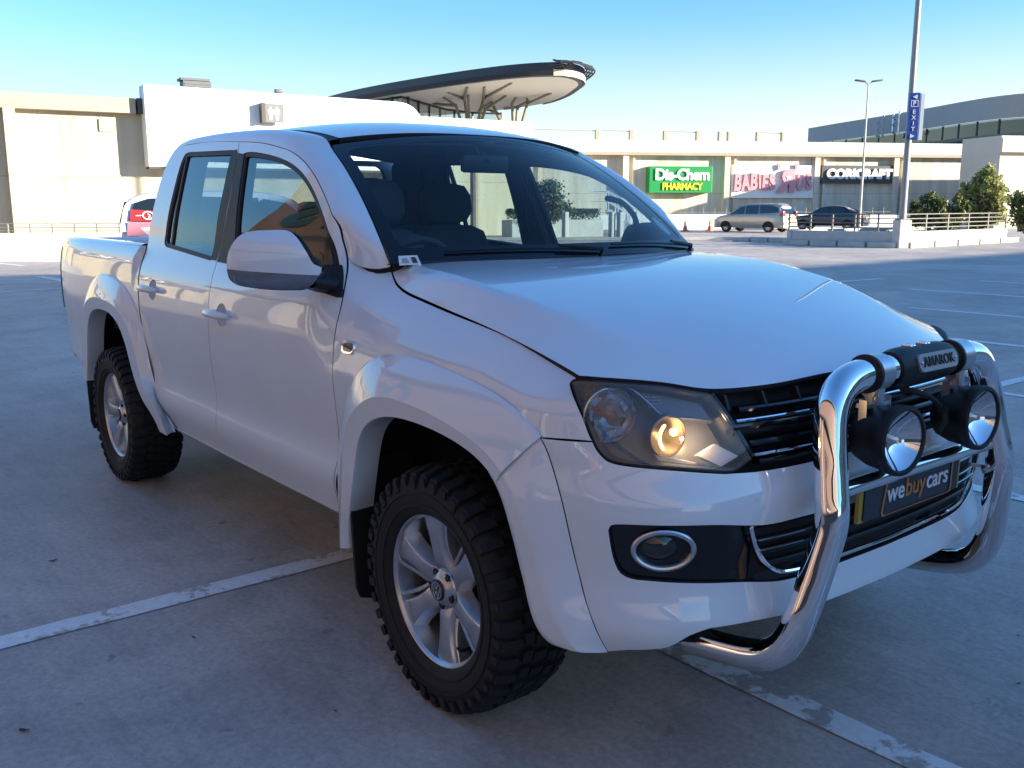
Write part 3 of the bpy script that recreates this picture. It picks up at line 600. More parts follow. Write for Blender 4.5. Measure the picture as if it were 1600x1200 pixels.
# projecting block at the right end of that wall
bl0=PX(1527,71.6);bf=PX(1556,62.5);lq,rq,nq=axisframe(bf,PX(1900,66))
tag(MB().box((13,1.9,2.95),(26,3.8,5.9)).box((13,-.15,5.3),(26.4,.5,.9)).build('entrance_block',mat('block_cream',(.56,.50,.41),.75,noise=(.4,.07)),smooth=0,loc=lq,rz=rq),'plain pale block projecting at the right end of the mall wall','building')
# wall signs
def wsign(name,px0,px1,y0,y1,label,m,t=.3):
    x0,d0=rd_(px0);x1,d1=rd_(px1);d=(d0+d1)/2;z0,z1=ZY(y1,d),ZY(y0,d);s=thing(name,label,'sign',(0,0,0),rz2);c=Vector(loc)+Matrix.Rotation(rz2,3,'Z')@Vector(((x0+x1)/2,-.0,0));s.location=(c.x,c.y,(z0+z1)/2)
    W,H=x1-x0,z1-z0;MB().box((0,.2-t/2,0),(W,t,H),bev=.02).build('panel',m,s,smooth=0);return s,W,H
s1,W,H=wsign('shop_sign',1010,1107,262,302,'green pharmacy sign with white and yellow lettering',mat('sign_green',(.010,.24,.055),.4),.75)
txt(s1,'Dis-Chem',H*.58,.02*W,H*.17,-.58,M_WHT,.05,.035,.92,fit=.86*W);txt(s1,'PHARMACY',H*.36,.02*W,-H*.27,-.58,mat('sign_yellow',(.75,.62,.03),.5),.04,.03,.95,fit=.64*W)
s2,W,H=wsign('shop_sign',1141,1270,260,310,'white sign with pink toy shop lettering',M_WHT,.35)
PK=mat('sign_pink',(.60,.27,.31),.5)
PKS=mat('sign_pink_side',(.30,.10,.14),.5)
for i,(ch,x,z,sz,ro) in enumerate((('B',-.44,-.06,.54,.06),('A',-.345,-.05,.52,-.05),('B',-.25,-.03,.54,.04),('I',-.178,-.02,.48,-.06),('E',-.115,-.05,.50,.05),('S',-.03,-.04,.52,-.05),('U',.315,-.05,.52,.06),('S',.415,-.04,.52,-.04))):
    txt(s2,ch,H*sz*1.25,x*W,z*H,-.26,PK,.07,.045,rot=ro,sx=.60)
txt(s2,'R',-H*.95,.165*W,-.02*H,-.28,PK,.09,.06,sx=1) if 0 else text_mb('R',H*.92,.09,Matrix.Translation((.150*W,-.30,-.02*H))@SF,.05,sx=-.92).build('lettering',PK,s2,smooth=0)
txt(s2,"'",H*.6,.045*W,.28*H,-.26,PK,.05,.04);txt(s2,"'",H*.6,.255*W,.28*H,-.26,PK,.05,.04)
st=[];
for k in range(10):
    a=math.pi/2+k*math.pi/5;r=H*(.105 if k%2==0 else .045);st.append((.155*W+r*math.cos(a),.13*H+r*math.sin(a)))
MB().prism(st,.0,.02,Matrix.Translation((0,-.40,0))@SF).build('star',M_WHT,s2,smooth=0)
s3,W,H=wsign('shop_sign',1280,1394,261,288,'dark grey furniture shop sign with white capital lettering',mat('sign_dark',(.055,.055,.06),.5),.35)
txt(s3,'CORICRAFT',H*.72,0,0,-.22,M_WHT,.05,.06,.96,fit=.89*W)
# low white wall and pickets in front of the right building
a_,b_=PX(1060,61.5),PX(1424,64);l3,r3,n3=axisframe(PX(700,59.5),b_)
tag(MB().box((n3/2,.15,.48),(n3,.3,.96),bev=.02).build('low_wall',M_WHT,smooth=0,loc=l3,rz=r3),'white kerb wall along the foot of the mall wall','low wall')
pk=thing('picket_fence','row of thin dark pickets on the white kerb wall','fence',l3,r3)
for i in range(60):
    x=n3-.3-i*.78
    if x>0:MB().tube([(x,.15,.93),(x,.15,1.38)],.022,5).build('picket',M_RAIL,pk,smooth=0)
MB().tube([(0,.15,1.08),(n3,.15,1.08)],.015,5).build('rail',M_RAIL,pk,smooth=0)
# grey leaf-shaped hall behind
arc=[(1257,136),(1300,128),(1350,120.5),(1400,113.5),(1450,107),(1500,101),(1550,96.5),(1600,94),(1660,94),(1740,97),(1840,104)]
PT=crv([PX(a,b) for a,b in arc],2.0)
HL=thing('grey_hall','grey curved hall with a band of high windows behind the mall','building')
c=PT.mean(0);ins=np.array([PX(1560,150)])
G=np.array([[(*p,9.9),(*p,12.1),(*(p*.97+ins[0]*.03),12.15),(*(p*.5+ins[0]*.5),12.5)] for p in PT]);
MB().grid(G).build('wall',M_SLATE if 0 else mat('grey_cladding',(.30,.295,.29),.55,noise=(.15,.12)),HL,smooth=30)
q=PT*.985+ins*.015;MB().grid(np.array([[(*p,0),(*p,8.35)] for p in PT])).build('lower_wall',mat('hall_base',(.24,.22,.20),.7),HL,smooth=30)
MB().grid(np.array([[(*p,8.3),(*p,9.95)] for p in q])).build('window',M_DGLASS,HL,smooth=30)
q2=PT*.95+ins*.05;MB().grid(np.array([[(*p,8.3),(*p,9.95)] for p in q2])).build('back_wall',mat('hall_inside',(.20,.22,.24),.8),HL,smooth=30)
for i in range(4,len(PT)):
    if i%2==0:MB().box((*(q[i]*1.0),9.12),(.16,.16,1.66)).build('mullion',M_BROWN,HL,smooth=0)
w=MB();
G=np.array([[(*p,8.30),(*(p*1.03-ins[0]*.03),8.32),(*(p*1.03-ins[0]*.03),8.0),(*p,7.9)] for p in PT[8:]]);w.grid(G);w.build('canopy_slab',M_SLATE,HL,smooth=0)
for k,(px,d,z) in enumerate(((1345,119.5,10.6),(1367,116.2,10.5),(1391,112.3,10.6))[1:]):
    x,y=PX(px,d);ww=MB()
    for j in range(3):ww.tube([(x,y,z-1.0+.8*j),(x-.2,y-.3,z-.8+.8*j),(x,y,z-.45+.8*j)],.12,6)
    ww.tube([(x+.5,y-.2,z-1.1),(x+.5,y-.2,z+1.5)],.12,6);ww.tube([(x-.3,y-.1,z-1),(x-.3,y-.1,z+1.3)],.09,6);ww.build('wall_letter',M_CONC if k==0 else M_STEEL,HL)
# raised deck parapets behind the mall wall
tag(MB().box((20,0,6.2),(60,.4,1.1)).build('deck_parapet',M_WHT,smooth=0,loc=(*PX(690,84),0),rz=rz2),'white parapet of the upper deck beyond the mall roof','parapet')
# leaf-shaped roof pavilion
PV=thing('roof_pavilion','leaf shaped canopy on steel trees above the upper deck','canopy')
near=[(515,90),(555,85),(600,81),(650,77.5),(700,74.5),(750,72),(800,70),(845,68.9),(880,68.8),(902,70.2),(912,73)]
far=[(902,77),(884,82),(855,87),(800,92),(740,96),(680,98.5),(620,99),(560,96)]
o=crv([PX(a,b) for a,b in near+far+[near[0]]],1.0)[:-1];c=o.mean(0);ZB,ZT=10.45,11.35
i_=c+(o-c)*np.array([.955,.955])
MB().grid(np.stack([np.c_[o,np.full(len(o),ZT-.55)],np.c_[o,np.full(len(o),ZT)],np.c_[c+(o-c)*.93,np.full(len(o),ZT+.12)],np.c_[c+(o-c)*.5,np.full(len(o),ZT+.5)],np.c_[c+(o-c)*.02,np.full(len(o),ZT+.7)]],1),cu=True).build('roof',mat('canopy_dark',(.022,.024,.032),.5),PV,smooth=40)
MB().grid(np.stack([np.c_[o,np.full(len(o),ZT-.55)],np.c_[c+(o-c)*.985,np.full(len(o),ZB+.05)],np.c_[i_,np.full(len(o),ZB)]],1),cu=True).build('fascia',mat('canopy_dark'),PV,smooth=0) if 0 else MB().grid(np.stack([np.c_[o,np.full(len(o),ZT-.55)],np.c_[c+(o-c)*.985,np.full(len(o),ZB+.05)],np.c_[i_,np.full(len(o),ZB)]],1),cu=True).build('fascia',MATS['canopy_dark'],PV,smooth=0)
MB().grid(np.stack([np.c_[i_,np.full(len(o),ZB)],np.c_[c+(o-c)*.5,np.full(len(o),ZB+.02)],np.c_[c+(o-c)*.01,np.full(len(o),ZB+.03)]],1),cu=True).build('soffit',mat('soffit_cream',(.74,.66,.55),.7),PV,smooth=0)
# cream end face and louvre fins past the tip
tip=[k for k in range(len(o)) if (o[k]-np.array(CAMP[:2]))@RH>0 and 800+1501*((o[k]-np.array(CAMP[:2]))@RH)/((o[k]-np.array(CAMP[:2]))@FH)>845]
w=MB();tp_=o[tip];w.grid(np.stack([np.c_[c+(tp_-c)*1.004,np.full(len(tp_),ZB-.02)],np.c_[c+(tp_-c)*1.004,np.full(len(tp_),ZT-.50)]],1));w.build('end_fascia',mat('fascia_cream',(.50,.44,.37),.6),PV,smooth=0)
w=MB()
for k in(1.012,1.03,1.048,1.066):w.tube([(*(c+(p-c)*k),ZT+.10-(k-1)*4) for p in tp_],.07,5)
for p in tp_[::2]:w.tube([(*p,ZT+.15),(*(c+(p-c)*1.07),ZT-.12)],.06,5)
w.build('louvre_fins',MATS['canopy_dark'],PV,smooth=0)
gp=[(540,88),(585,84.5),(632,81),(665,86),(700,91.5),(740,94.5),(785,95.5)]
GP=[PX(*g) for g in gp];w=MB();w.grid(np.array([[(*p,6.0),(*p,ZB)] for p in GP]));w.build('glazing',glass('pavilion_glass',(.62,.68,.68),1.4,1.5),PV,smooth=0)
gc=crv(GP,1.55)[::2]
for p in gc:MB().box((*p,8.3),(.16,.16,4.5)).build('mullion',MATS['canopy_dark'],PV,smooth=0)
for r_,z in((.10,ZB-.08),(.06,7.35)):MB().tube([(*p,z) for p in GP],r_,5).build('transom',MATS['canopy_dark'],PV,smooth=0)
def zt(l):return [(500+a/3.636,90+b/3.636) for a,b in l]
for br in ([[(862,425),(850,235)],[(862,425),(830,260),(740,220)],[(830,260),(845,190)],[(856,425),(780,290),(710,245)],[(868,425),(935,255),(940,190)],[(935,255),(1090,170)],[(880,425),(945,310),(1060,238)],[(780,290),(655,282)]],[[(1105,450),(980,275),(905,320)],[(1105,450),(1095,280),(1115,248)],[(1110,450),(1125,300),(1050,310)],[(1115,450),(1180,280),(1310,225)],[(1180,280),(1178,255)],[(1100,450),(1010,330),(940,310)],[(1125,300),(1190,265)]]):
    w=MB();base=P3(500+br[0][0][0]/3.636,82,6.6)
    for ln in br:
        P=[];m=len(ln)
        for j,(a,b) in enumerate(ln):
            px,py=500+a/3.636,90+b/3.636
            dd=82 if b>400 else min(97,max(72,(ZB-1.484)*1501/(322-py))) if j==m-1 else 82.5
            P.append(P3(px,dd,ZY(py,dd)))
        if ln[0][1]>400:P[0]=base+(P[0]-base)*.3;P[0].z=6.2
        w.tube(P,[.15-.05*i/(len(P)-1) for i in range(len(P))],7)
    w.build('tree_column',mat('bronze_steel',(.20,.165,.12),.45),PV,smooth=60)
# people-coloured clutter is too small to read: cafe umbrellas as a low planter line
tag(MB().box((0,0,6.75),(9,.5,.9)).build('deck_planter',M_CONC,smooth=0,loc=(*PX(735,90),0),rz=rz2),'low planter on the upper deck under the leaf canopy','planter')
# ---------------------------------------------------------------- parked cars (x forward, y left)
def bg_car(name,label,cat,loc,rz,L,W,prof,roofp,win,body,wheel_r,wx,tail,plate=None,group=None):
    """prof: (x,z) side outline of lower body, roofp: (x,z) greenhouse outline, win: list of side panes"""
    c=thing(name,label,cat,loc,rz,group);hw=W/2
    top=crv(prof,.12);w=MB();G=[]
    for x,z in top:
        k=1-.16*abs(2*x/L)**6;G.append([(x,-hw*k*.90,.24),(x,-hw*k*.985,.40),(x,-hw*k,min(z,.62)),(x,-hw*k*.985,max(.3,z-.08)),(x,-hw*k*.93,z-.012),(x,-hw*k*.80,z),(x,0,z+.012),(x,hw*k*.80,z),(x,hw*k*.93,z-.012),(x,hw*k*.985,max(.3,z-.08)),(x,hw*k,min(z,.62)),(x,hw*k*.985,.40),(x,hw*k*.90,.24)])
    G=np.array(G);w.grid(G);w.add([p for p in G[0]],[tuple(range(13))]);w.add([p for p in G[-1]],[tuple(range(13))[::-1]]);w.build('body',body,c,smooth=50)
    rf=crv(roofp,.10);zb=min(p[1] for p in roofp);w=MB();G=[]
    for x,z in rf:
        t=(z-zb)/(max(p[1] for p in roofp)-zb);yw=hw*(.93-.20*t);G.append([(x,-hw*.93,zb-.03),(x,-yw,z-.05*t),(x,-yw*.93,z-.012),(x,-yw*.5,z+.01),(x,0,z+.014),(x,yw*.5,z+.01),(x,yw*.93,z-.012),(x,yw,z-.05*t),(x,hw*.93,zb-.03)])
    w.grid(np.array(G));w.build('roof',body,c,smooth=50)
    gl=mat('car_glass',(.012,.016,.02),.03,spec=.9)
    zr=max(p[1] for p in roofp)
    for pane in win:
        for sd in(1,-1):
            w=MB();pts=[]
            for x,z in pane:
                t=max(0,(z-zb)/(zr-zb));pts.append((x,sd*(hw*(.935-.195*t)+.012),z))
            w.quad(*pts);w.add([(p[0],p[1]-sd*.03,p[2]) for p in pts],[tuple(range(len(pts)))]);w.build('window',gl,c,smooth=0)
    def ends(p,q,name):
        w=MB();G=[]
        for s in np.linspace(0,1,5):
            x=p[0]+(q[0]-p[0])*s;z=p[1]+(q[1]-p[1])*s;t=max(0,(z-zb)/(zr-zb));yw=hw*(.86-.16*t);G.append([(x,y*yw,z) for y in(-1,-.6,0,.6,1)])
        w.grid(np.array(G));w.build(name,gl,c,smooth=0)
    o=np.array
    ends(o(roofp[0])+o((.02,.02)),o(roofp[1])+o((.03,.0)),'windscreen');ends(o(roofp[-1])+o((-.03,.02)),o(roofp[-2])+o((-.03,0)),'rear_window')
    tm=mat('car_tyre',(.015,.015,.017),.7);rm=mat('car_rim',(.45,.46,.48),.35,metal=.7)
    for x in wx:
        for sd in(1,-1):
            M=frame((1,0,0),(0,0,sd*1.),(0,-sd*1.,0),(x,sd*(hw-.10),wheel_r)) if 0 else frame((1,0,0),(0,0,-sd*1.),(0,sd*1.,0),(x,sd*(hw-.11),wheel_r))
            wh=bpy.data.objects.new('wheel',None);link(wh,c)
            MB().lathe([(wheel_r*.66,-.10),(wheel_r*.97,-.10),(wheel_r,-.06),(wheel_r,.06),(wheel_r*.97,.10),(wheel_r*.66,.105)],28,M).build('tyre',tm,wh)
            r=MB();r.lathe([(wheel_r*.66,.104),(wheel_r*.62,.085),(wheel_r*.58,.02),(.02,.02)],28,M)
            for k in range(6):
                a=k*math.pi/3;r.box(M@Vector((math.cos(a)*wheel_r*.33,math.sin(a)*wheel_r*.33,.07)),(wheel_r*.56,.06,.03),rot=M.to_3x3()@Matrix.Rotation(a,3,'Z'))
            r.build('rim',rm,wh,smooth=40)
            ar=MB();t=np.linspace(.0,math.pi,16);R=wheel_r*1.14;ar.add([(x,sd*(hw+.004),wheel_r*.95)]+[(x+R*math.cos(q),sd*(hw+.004),wheel_r*.95+R*math.sin(q)*.98) for q in t],[tuple(range(17))]);ar.add([(v[0],v[1]-sd*.05,v[2]) for v in ar.v],[tuple(range(17))]);ar.build('wheel_arch',mat('arch_black',(.01,.01,.012),.8),c,smooth=0)
    for sd in(1,-1):
        w=MB();w.box((-L/2+.06,sd*(hw-.16),tail[0]),(.12,.26,tail[1]),bev=.03);w.box((-L/2+.15,sd*(hw-.055),tail[0]+.02),(.20,.07,tail[1]*.7),bev=.03);w.build('tail_light',mat('car_tail',(.30,.02,.02),.2,coat=1),c)
        MB().box((L/2-.16,sd*(hw-.20),.68),(.26,.34,.15),bev=.04).build('headlight',mat('car_lamp',(.55,.57,.6),.15,metal=.5),c)
        MB().box((roofp[0][0]-.35,sd*(hw+.06),zb+.06),(.12,.18,.12),bev=.03).build('wing_mirror',body,c)
    MB().box((-L/2-.012,0,.62 if plate is None else plate),(.02,.50,.12)).build('number_plate',mat('car_plate',(.55,.5,.3),.5),c,smooth=0)
    w=MB();w.box((-L/2+.10,0,.34),(.26,W*.92,.18),bev=.05);w.box((L/2-.10,0,.34),(.22,W*.9,.18),bev=.05);w.build('bumper',body,c)
    return c
M_SIL=mat('champagne_paint',(.40,.37,.32),.3,metal=.35,coat=.8);M_NAVY=mat('black_paint',(.012,.013,.022),.2,coat=1);M_LAV=mat('lilac_white_paint',(.72,.70,.74),.3,coat=1)
vx,vy=PX(1181,55.5);ang=math.atan2((-RH*.70+FH*.71)[1],(-RH*.70+FH*.71)[0])
VP=[(2.28,.45),(2.26,.70),(2.05,.86),(1.35,1.00),(.9,1.03),(-1.6,1.06),(-2.15,1.05),(-2.24,.80),(-2.27,.5)]
VR=[(1.42,1.00),(.55,1.48),(.2,1.57),(-.5,1.61),(-1.3,1.60),(-1.85,1.54),(-2.16,1.05)]
VW=[[(1.12,1.05),(.50,1.44),(.28,1.48),(.26,1.04)],[(.18,1.04),(.20,1.50),(-.62,1.53),(-.66,1.06)],[(-.74,1.07),(-.70,1.53),(-1.45,1.51),(-1.85,1.38),(-1.95,1.12)]]
bg_car('parked_van','silver beige people carrier parked in front of the mall wall','van',(vx,vy,0),ang,4.55,1.72,VP,VR,VW,M_SIL,.31,(1.42,-1.35),(1.05,.30),.78)
sx_,sy_=PX(1297,60.3);ang2=math.atan2((-RH*.82+FH*.57)[1],(-RH*.82+FH*.57)[0])
SP=[(2.30,.45),(2.28,.66),(2.0,.80),(1.0,.94),(.8,.96),(-1.4,1.02),(-2.1,1.04),(-2.26,.95),(-2.30,.5)]
SR=[(1.05,.95),(.25,1.40),(-.1,1.47),(-.6,1.48),(-1.0,1.43),(-1.85,1.04)]
SW=[[(.78,1.0),(.22,1.35),(-.18,1.40),(-.20,1.0)],[(-.28,1.0),(-.26,1.41),(-.72,1.42),(-1.02,1.36),(-1.30,1.05)]]
bg_car('parked_car','black saloon parked behind the steel railing','car',(sx_,sy_,0),ang2,4.6,1.80,SP,SR,SW,M_NAVY,.32,(1.40,-1.38),(.88,.20),.72)
mx,my=PX(331,18.3);ang3=math.atan2((RH*.97+FH*.25)[1],(RH*.97+FH*.25)[0])
mp=bg_car('parked_van','pale lilac minivan with red painted sign reflection in its rear window, half hidden by the cargo bed','van',(*(np.array((mx,my))+RH*.78),0),ang3,4.6,1.8,[(2.3,.5),(2.28,.75),(2.0,.95),(1.3,1.08),(-1.7,1.18),(-2.2,1.18),(-2.28,.9),(-2.3,.5)],[(1.4,1.08),(.7,1.62),(.2,1.74),(-1.2,1.76),(-1.95,1.70),(-2.16,1.58),(-2.26,1.18)],[[(1.1,1.14),(.62,1.55),(.2,1.63),(.2,1.16)],[(.12,1.16),(.12,1.64),(-.95,1.67),(-.95,1.20)],[(-1.03,1.20),(-1.03,1.67),(-1.78,1.63),(-2.02,1.55),(-2.12,1.24)]],M_LAV,.33,(1.4,-1.38),(.80,.3))
RS=mat('reflected_red',(.55,.03,.035),.4)
y_=-(.9*(.935-.195*.12)+.018)
def mq(pts,dy=0):return [(x,-(.9*(.935-.195*max(0,(z-1.08)/(1.76-1.08)))+.020+dy),z) for x,z in pts]
MB().quad(*mq([(-1.50,1.23),(-1.52,1.40),(-2.07,1.44),(-2.10,1.245)])).build('sign_reflection',RS,mp,smooth=0)  # red panel painted in as a sign reflected by the glass
MB().quad(*mq([(-1.40,.98),(-1.42,1.215),(-2.14,1.225),(-2.16,.98)],-.004)).build('wrap',mat('wrap_pink',(.55,.22,.28),.35,coat=.6),mp,smooth=0)
w=MB();cpt=[(-1.80+.085*math.cos(a),1.335+.066*math.sin(a)) for a in np.linspace(0,2*math.pi,24,endpoint=False)];w.tube([Vector(p) for p in mq(cpt,.004)],.013,6,close=True);w.tube([Vector(p) for p in mq([(-1.80,1.36),(-1.76,1.33),(-1.79,1.30)],.004)],.014,6);w.tube([Vector(p) for p in mq([(-1.90,1.335),(-2.0,1.33)],.004)],.010,6);w.build('reflection_ring',M_WHT,mp)
# ---------------------------------------------------------------- planted island with mast
M_KERB=mat('kerb_concrete',(.46,.45,.42),.8,noise=(2.5,.14))
I0,I1,I2=PX(1232,37.2),PX(1412,34.0),PX(1578,39.6);I3=PX(1470,44.5)
pg=[np.array(q) for q in(I0,I1,I2,I3)]
def wall_between(a,b,h,t,z0=0):
    l,r,n=axisframe(a,b);M=Matrix.Translation(Vector(l))@Matrix.Rotation(r,4,'Z');w=MB();w.box((n/2,t/2,z0+h/2),(n,t,h),bev=.015);w.v=[tuple(M@Vector(v)) for v in w.v];return w
ip=thing('planter_island','low concrete planter island walls around the shrubs and mast','planter')
for a,b in((I0,I1),(I1,I2),(I2,I3),(I3,I0)):wall_between(a,b,.56,.20).build('wall',M_KERB,ip,smooth=0)
MB().add([(*p,.40) for p in(I0,I1,I2,I3)],[(0,1,2,3)]).build('soil',mat('soil',(.07,.055,.04),.9,noise=(3,.4)),ip,smooth=0)
kb=thing('kerb','segmented concrete kerb stones along the foot of the planter island','kerb')
def kerbrun(a,b,n,off=.35):
    a,b=np.array(a),np.array(b);d=(b-a)/np.linalg.norm(b-a);nn=np.array((d[1],-d[0]))*off
    for i in range(n):
        p=a+(b-a)*(i+.04)/n+nn;q=a+(b-a)*(i+.96)/n+nn;wall_between(p,q,.20+rng.uniform(-.01,.01),.30).build('kerb_stone',M_KERB,kb,smooth=0)
kerbrun(I0,I1,4);kerbrun(I1,np.array(I2)+(np.array(I2)-np.array(I1))*.05,5)
kerbrun(PX(1146,40.5),PX(1232,39.2),3,.0)
M_RL=mat('galvanised_rail',(.17,.155,.14),.5,metal=.2)
def railing(name,a,b,np_,label,z0=.56,h=.62,nb=4):
    l,r,n=axisframe(a,b);R=thing(name,label,'railing',l,r)
    for k in range(nb):MB().tube([(0,0,z0+h*(.22+.78*k/(nb-1))),(n,0,z0+h*(.22+.78*k/(nb-1)))],.021,8).build('rail',M_RL,R)
    for i in range(np_):MB().box((n*i/(np_-1),0,z0+h*.51),(.06,.05,h*1.02)).build('post',M_RL,R,smooth=0)
inn=lambda p,t=.0:np.array(p)+(np.array(I3)-np.array(p))/np.linalg.norm(np.array(I3)-np.array(p))*(.14+t)
railing('railing',inn(I0),inn(I1),6,'weathered steel railing left of the mast, black saloon behind it')
railing('railing',inn(I1),inn(I2),6,'weathered steel railing right of the mast, shrubs behind it')
MM=thing('light_mast','tall grey light mast on a concrete plinth at the island corner','mast',(*PX(1412,34.0),0))
MB().box((0,0,.49),(.46,.46,.98),rz=YAW+.2,bev=.02).build('plinth',M_KERB,MM,smooth=0)
MB().tube([(0,0,.9),(0,0,5),(0,0,13)],[.12,.11,.08],20).build('pole',mat('mast_grey',(.26,.255,.25),.5),MM)
MB().box((.0,0,1.0),(.36,.36,.04),rz=YAW+.2).build('base_plate',M_RL,MM,smooth=0)
ES=thing('exit_sign','blue upright parking exit sign with white arrows on the light mast','sign',(*PX(1419.5,33.7),0),math.atan2(RH[1],RH[0])-.12)
MB().box((-.08,-.05,4.50),(.36,.20,1.56),bev=.01).build('panel',mat('sign_blue',(.012,.055,.27),.45),ES,smooth=0)
MB().box((.20,-.02,4.48),(.12,.17,1.55)).build('white_panel',M_WHT,ES,smooth=0)
w=MB();yy=-.156
def tri(cx,cz,s,dirn):w.add([(cx-dirn*s,yy-.004,cz),(cx+dirn*s,yy-.004,cz+s),(cx+dirn*s,yy-.004,cz-s),(cx-dirn*s,yy+.004,cz),(cx+dirn*s,yy+.004,cz+s),(cx+dirn*s,yy+.004,cz-s)],[(0,1,2),(0,3,4,1),(1,4,5,2),(2,5,3,0)])
tri(-.08,5.14,.075,1);tri(-.08,3.84,.075,-1);w.build('arrow',M_WHT,ES,smooth=0)
w=MB()
for a,b in(((-.2,4.82),(.04,4.82)),((-.2,5.02),(.04,5.02))):w.box(((a[0]+b[0])/2,yy,a[1]),(.24,.008,.02))
for x in(-.19,.03):w.box((x,yy,4.92),(.02,.008,.2))
w.build('box_outline',M_WHT,ES,smooth=0)
txt(ES,'P',.20,-.085,4.92,yy,M_WHT,.004,.02)
for ch,z in zip('EXIT',(4.64,4.45,4.26,4.07)):txt(ES,ch,.19,-.08,z,yy,M_WHT,.004,.02)
# lamp post
LP=thing('lamp_post','slim twin headed lamp post rising behind the black saloon','lamp post',(*PX(1345,58),0),math.atan2(RH[1],RH[0]))
MB().tube([(0,0,0),(0,0,4),(.0,0,8.55)],[.075,.062,.045],12).build('pole',mat('lamp_grey',(.42,.40,.37),.5),LP)
for s in(1,-1):
    MB().tube([(0,0,8.5),(s*.22,0,8.66)],.03,8).build('arm',MATS['lamp_grey'],LP);MB().box((s*.50,0,8.72),(.62,.26,.09),rot=Matrix.Rotation(-s*.12,3,'Y'),bev=.03).build('lamp_head',M_SLATE,LP)
# traffic cones
def cone(x,y,label):
    c=thing('traffic_cone',label,'cone',(x,y,0),0,'orange traffic cones');MB().box((0,0,.02),(.40,.40,.04),bev=.01).lathe([(.15,.04),(.025,.72),(.001,.73)],16).build('cone',mat('cone_orange',(.62,.12,.035),.5),c);MB().lathe([(.104,.30),(.080,.42)],16).build('band',M_WHT,c);return c
c0=cone(*PX(1072,57.5),'orange traffic cone at the kerb wall, farther from the silver van');copy_thing(c0,(*PX(1111,58.5),0),0,'orange traffic cone at the kerb wall, nearer the silver van')
# ---------------------------------------------------------------- shrubs
def leafmat(name,c1,c2):
    m=bpy.data.materials.new(name);m.use_nodes=True;nt=m.node_tree;b=nt.nodes['Principled BSDF'];N=nt.nodes.new;L=nt.links.new
    tc=N('ShaderNodeTexCoord');n=N('ShaderNodeTexNoise');n.inputs['Scale'].default_value=4;n.inputs['Detail'].default_value=4;L(tc.outputs['Object'],n.inputs['Vector'])
    r=N('ShaderNodeValToRGB');r.color_ramp.elements[0].position=.35;r.color_ramp.elements[1].position=.65;r.color_ramp.elements[0].color=tuple(c1)+(1,);r.color_ramp.elements[1].color=tuple(c2)+(1,);L(n.outputs[0],r.inputs[0]);L(r.outputs[0],b.inputs['Base Color']);b.inputs['Roughness'].default_value=.5
    t=N('ShaderNodeBsdfTranslucent');L(r.outputs[0],t.inputs[0]);x=N('ShaderNodeMixShader');x.inputs[0].default_value=.3;L(b.outputs[0],x.inputs[1]);L(t.outputs[0],x.inputs[2]);L(x.outputs[0],nt.nodes['Material Output'].inputs[0]);MATS[name]=m;return m
LF=leafmat('leaf_green',(.15,.18,.05),(.44,.43,.15));LF2=leafmat('leaf_dark',(.05,.08,.025),(.20,.22,.075));BARK=mat('bark',(.10,.075,.05),.85,noise=(6,.3))
def shrub(name,label,loc,blobs,n,ls,lm,stems,flowers=None,cat='shrub'):
    s=thing(name,label,cat,loc);R=np.random.default_rng(abs(hash(label))%9999 if 0 else len(label)*17+n)
    w=MB();tot=sum(b[3]**2 for b in blobs)
    for bx,by,bz,br in blobs:
        m=int(n*br*br/tot)
        # clumps of leaves through the volume, denser near the outside
        cl=[]
        for _ in range(max(4,m//26)):
            d=R.normal(size=3);d/=np.linalg.norm(d);cl.append(np.array((bx,by,bz))+d*br*R.uniform(.35,1.0)*np.array((1,1,.95)))
        for k in range(m):
            p=cl[R.integers(len(cl))]+R.normal(size=3)*br*.17;a=R.normal(size=3);a/=np.linalg.norm(a);b_=np.cross(a,R.normal(size=3));b_/=np.linalg.norm(b_);l=ls*R.uniform(.7,1.4);h=l*.30
            w.add([p-a*l*.5,p+b_*h,p+a*l*.5,p-b_*h],[(0,1,2,3)])
    w.build('crown',lm,s,smooth=0,fix=False)
    t=MB()
    for x0,y0,x1,y1,z1,r in stems:
        t.tube([(x0,y0,0),((x0*2+x1)/3+R.uniform(-.05,.05),(y0*2+y1)/3,z1*.4),((x0+2*x1)/3,(y0+2*y1)/3+R.uniform(-.05,.05),z1*.7),(x1,y1,z1)],[r,r*.85,r*.65,r*.35],6)
    t.build('trunk',BARK,s,smooth=60)
    if flowers:
        f=MB()
        for (fx,fy,fz) in flowers:
            for _ in range(22):
                p=np.array((fx,fy,fz))+R.normal(size=3)*.16;a=R.normal(size=3);a/=np.linalg.norm(a);b_=np.cross(a,R.normal(size=3));b_/=np.linalg.norm(b_);f.add([p-a*.05,p+b_*.04,p+a*.05,p-b_*.04],[(0,1,2,3)])
        f.build('blossom',mat('blossom_red',(.45,.05,.09),.6),s,smooth=0,fix=False)
    return s
st=lambda k,sp,z,r:[(random.uniform(-.15,.15),random.uniform(-.15,.15),random.uniform(-sp,sp),random.uniform(-sp,sp),z*random.uniform(.8,1.1),r) for _ in range(k)]
shrub('shrub','tall sunlit yellow green shrub behind the right hand railing',(*PX(1536,40.0),.4),[(0,0,1.75,.62),(-.42,0,1.35,.55),(.42,.1,1.45,.52),(-.2,.2,2.15,.42),(.25,0,2.1,.40),(-.75,.1,1.0,.46),(.5,.1,.75,.42),(0,0,.8,.45),(-.6,.1,1.75,.42),(.1,0,2.45,.36),(-.2,0,.5,.5)],7500,.14,LF,st(7,.5,1.7,.05))
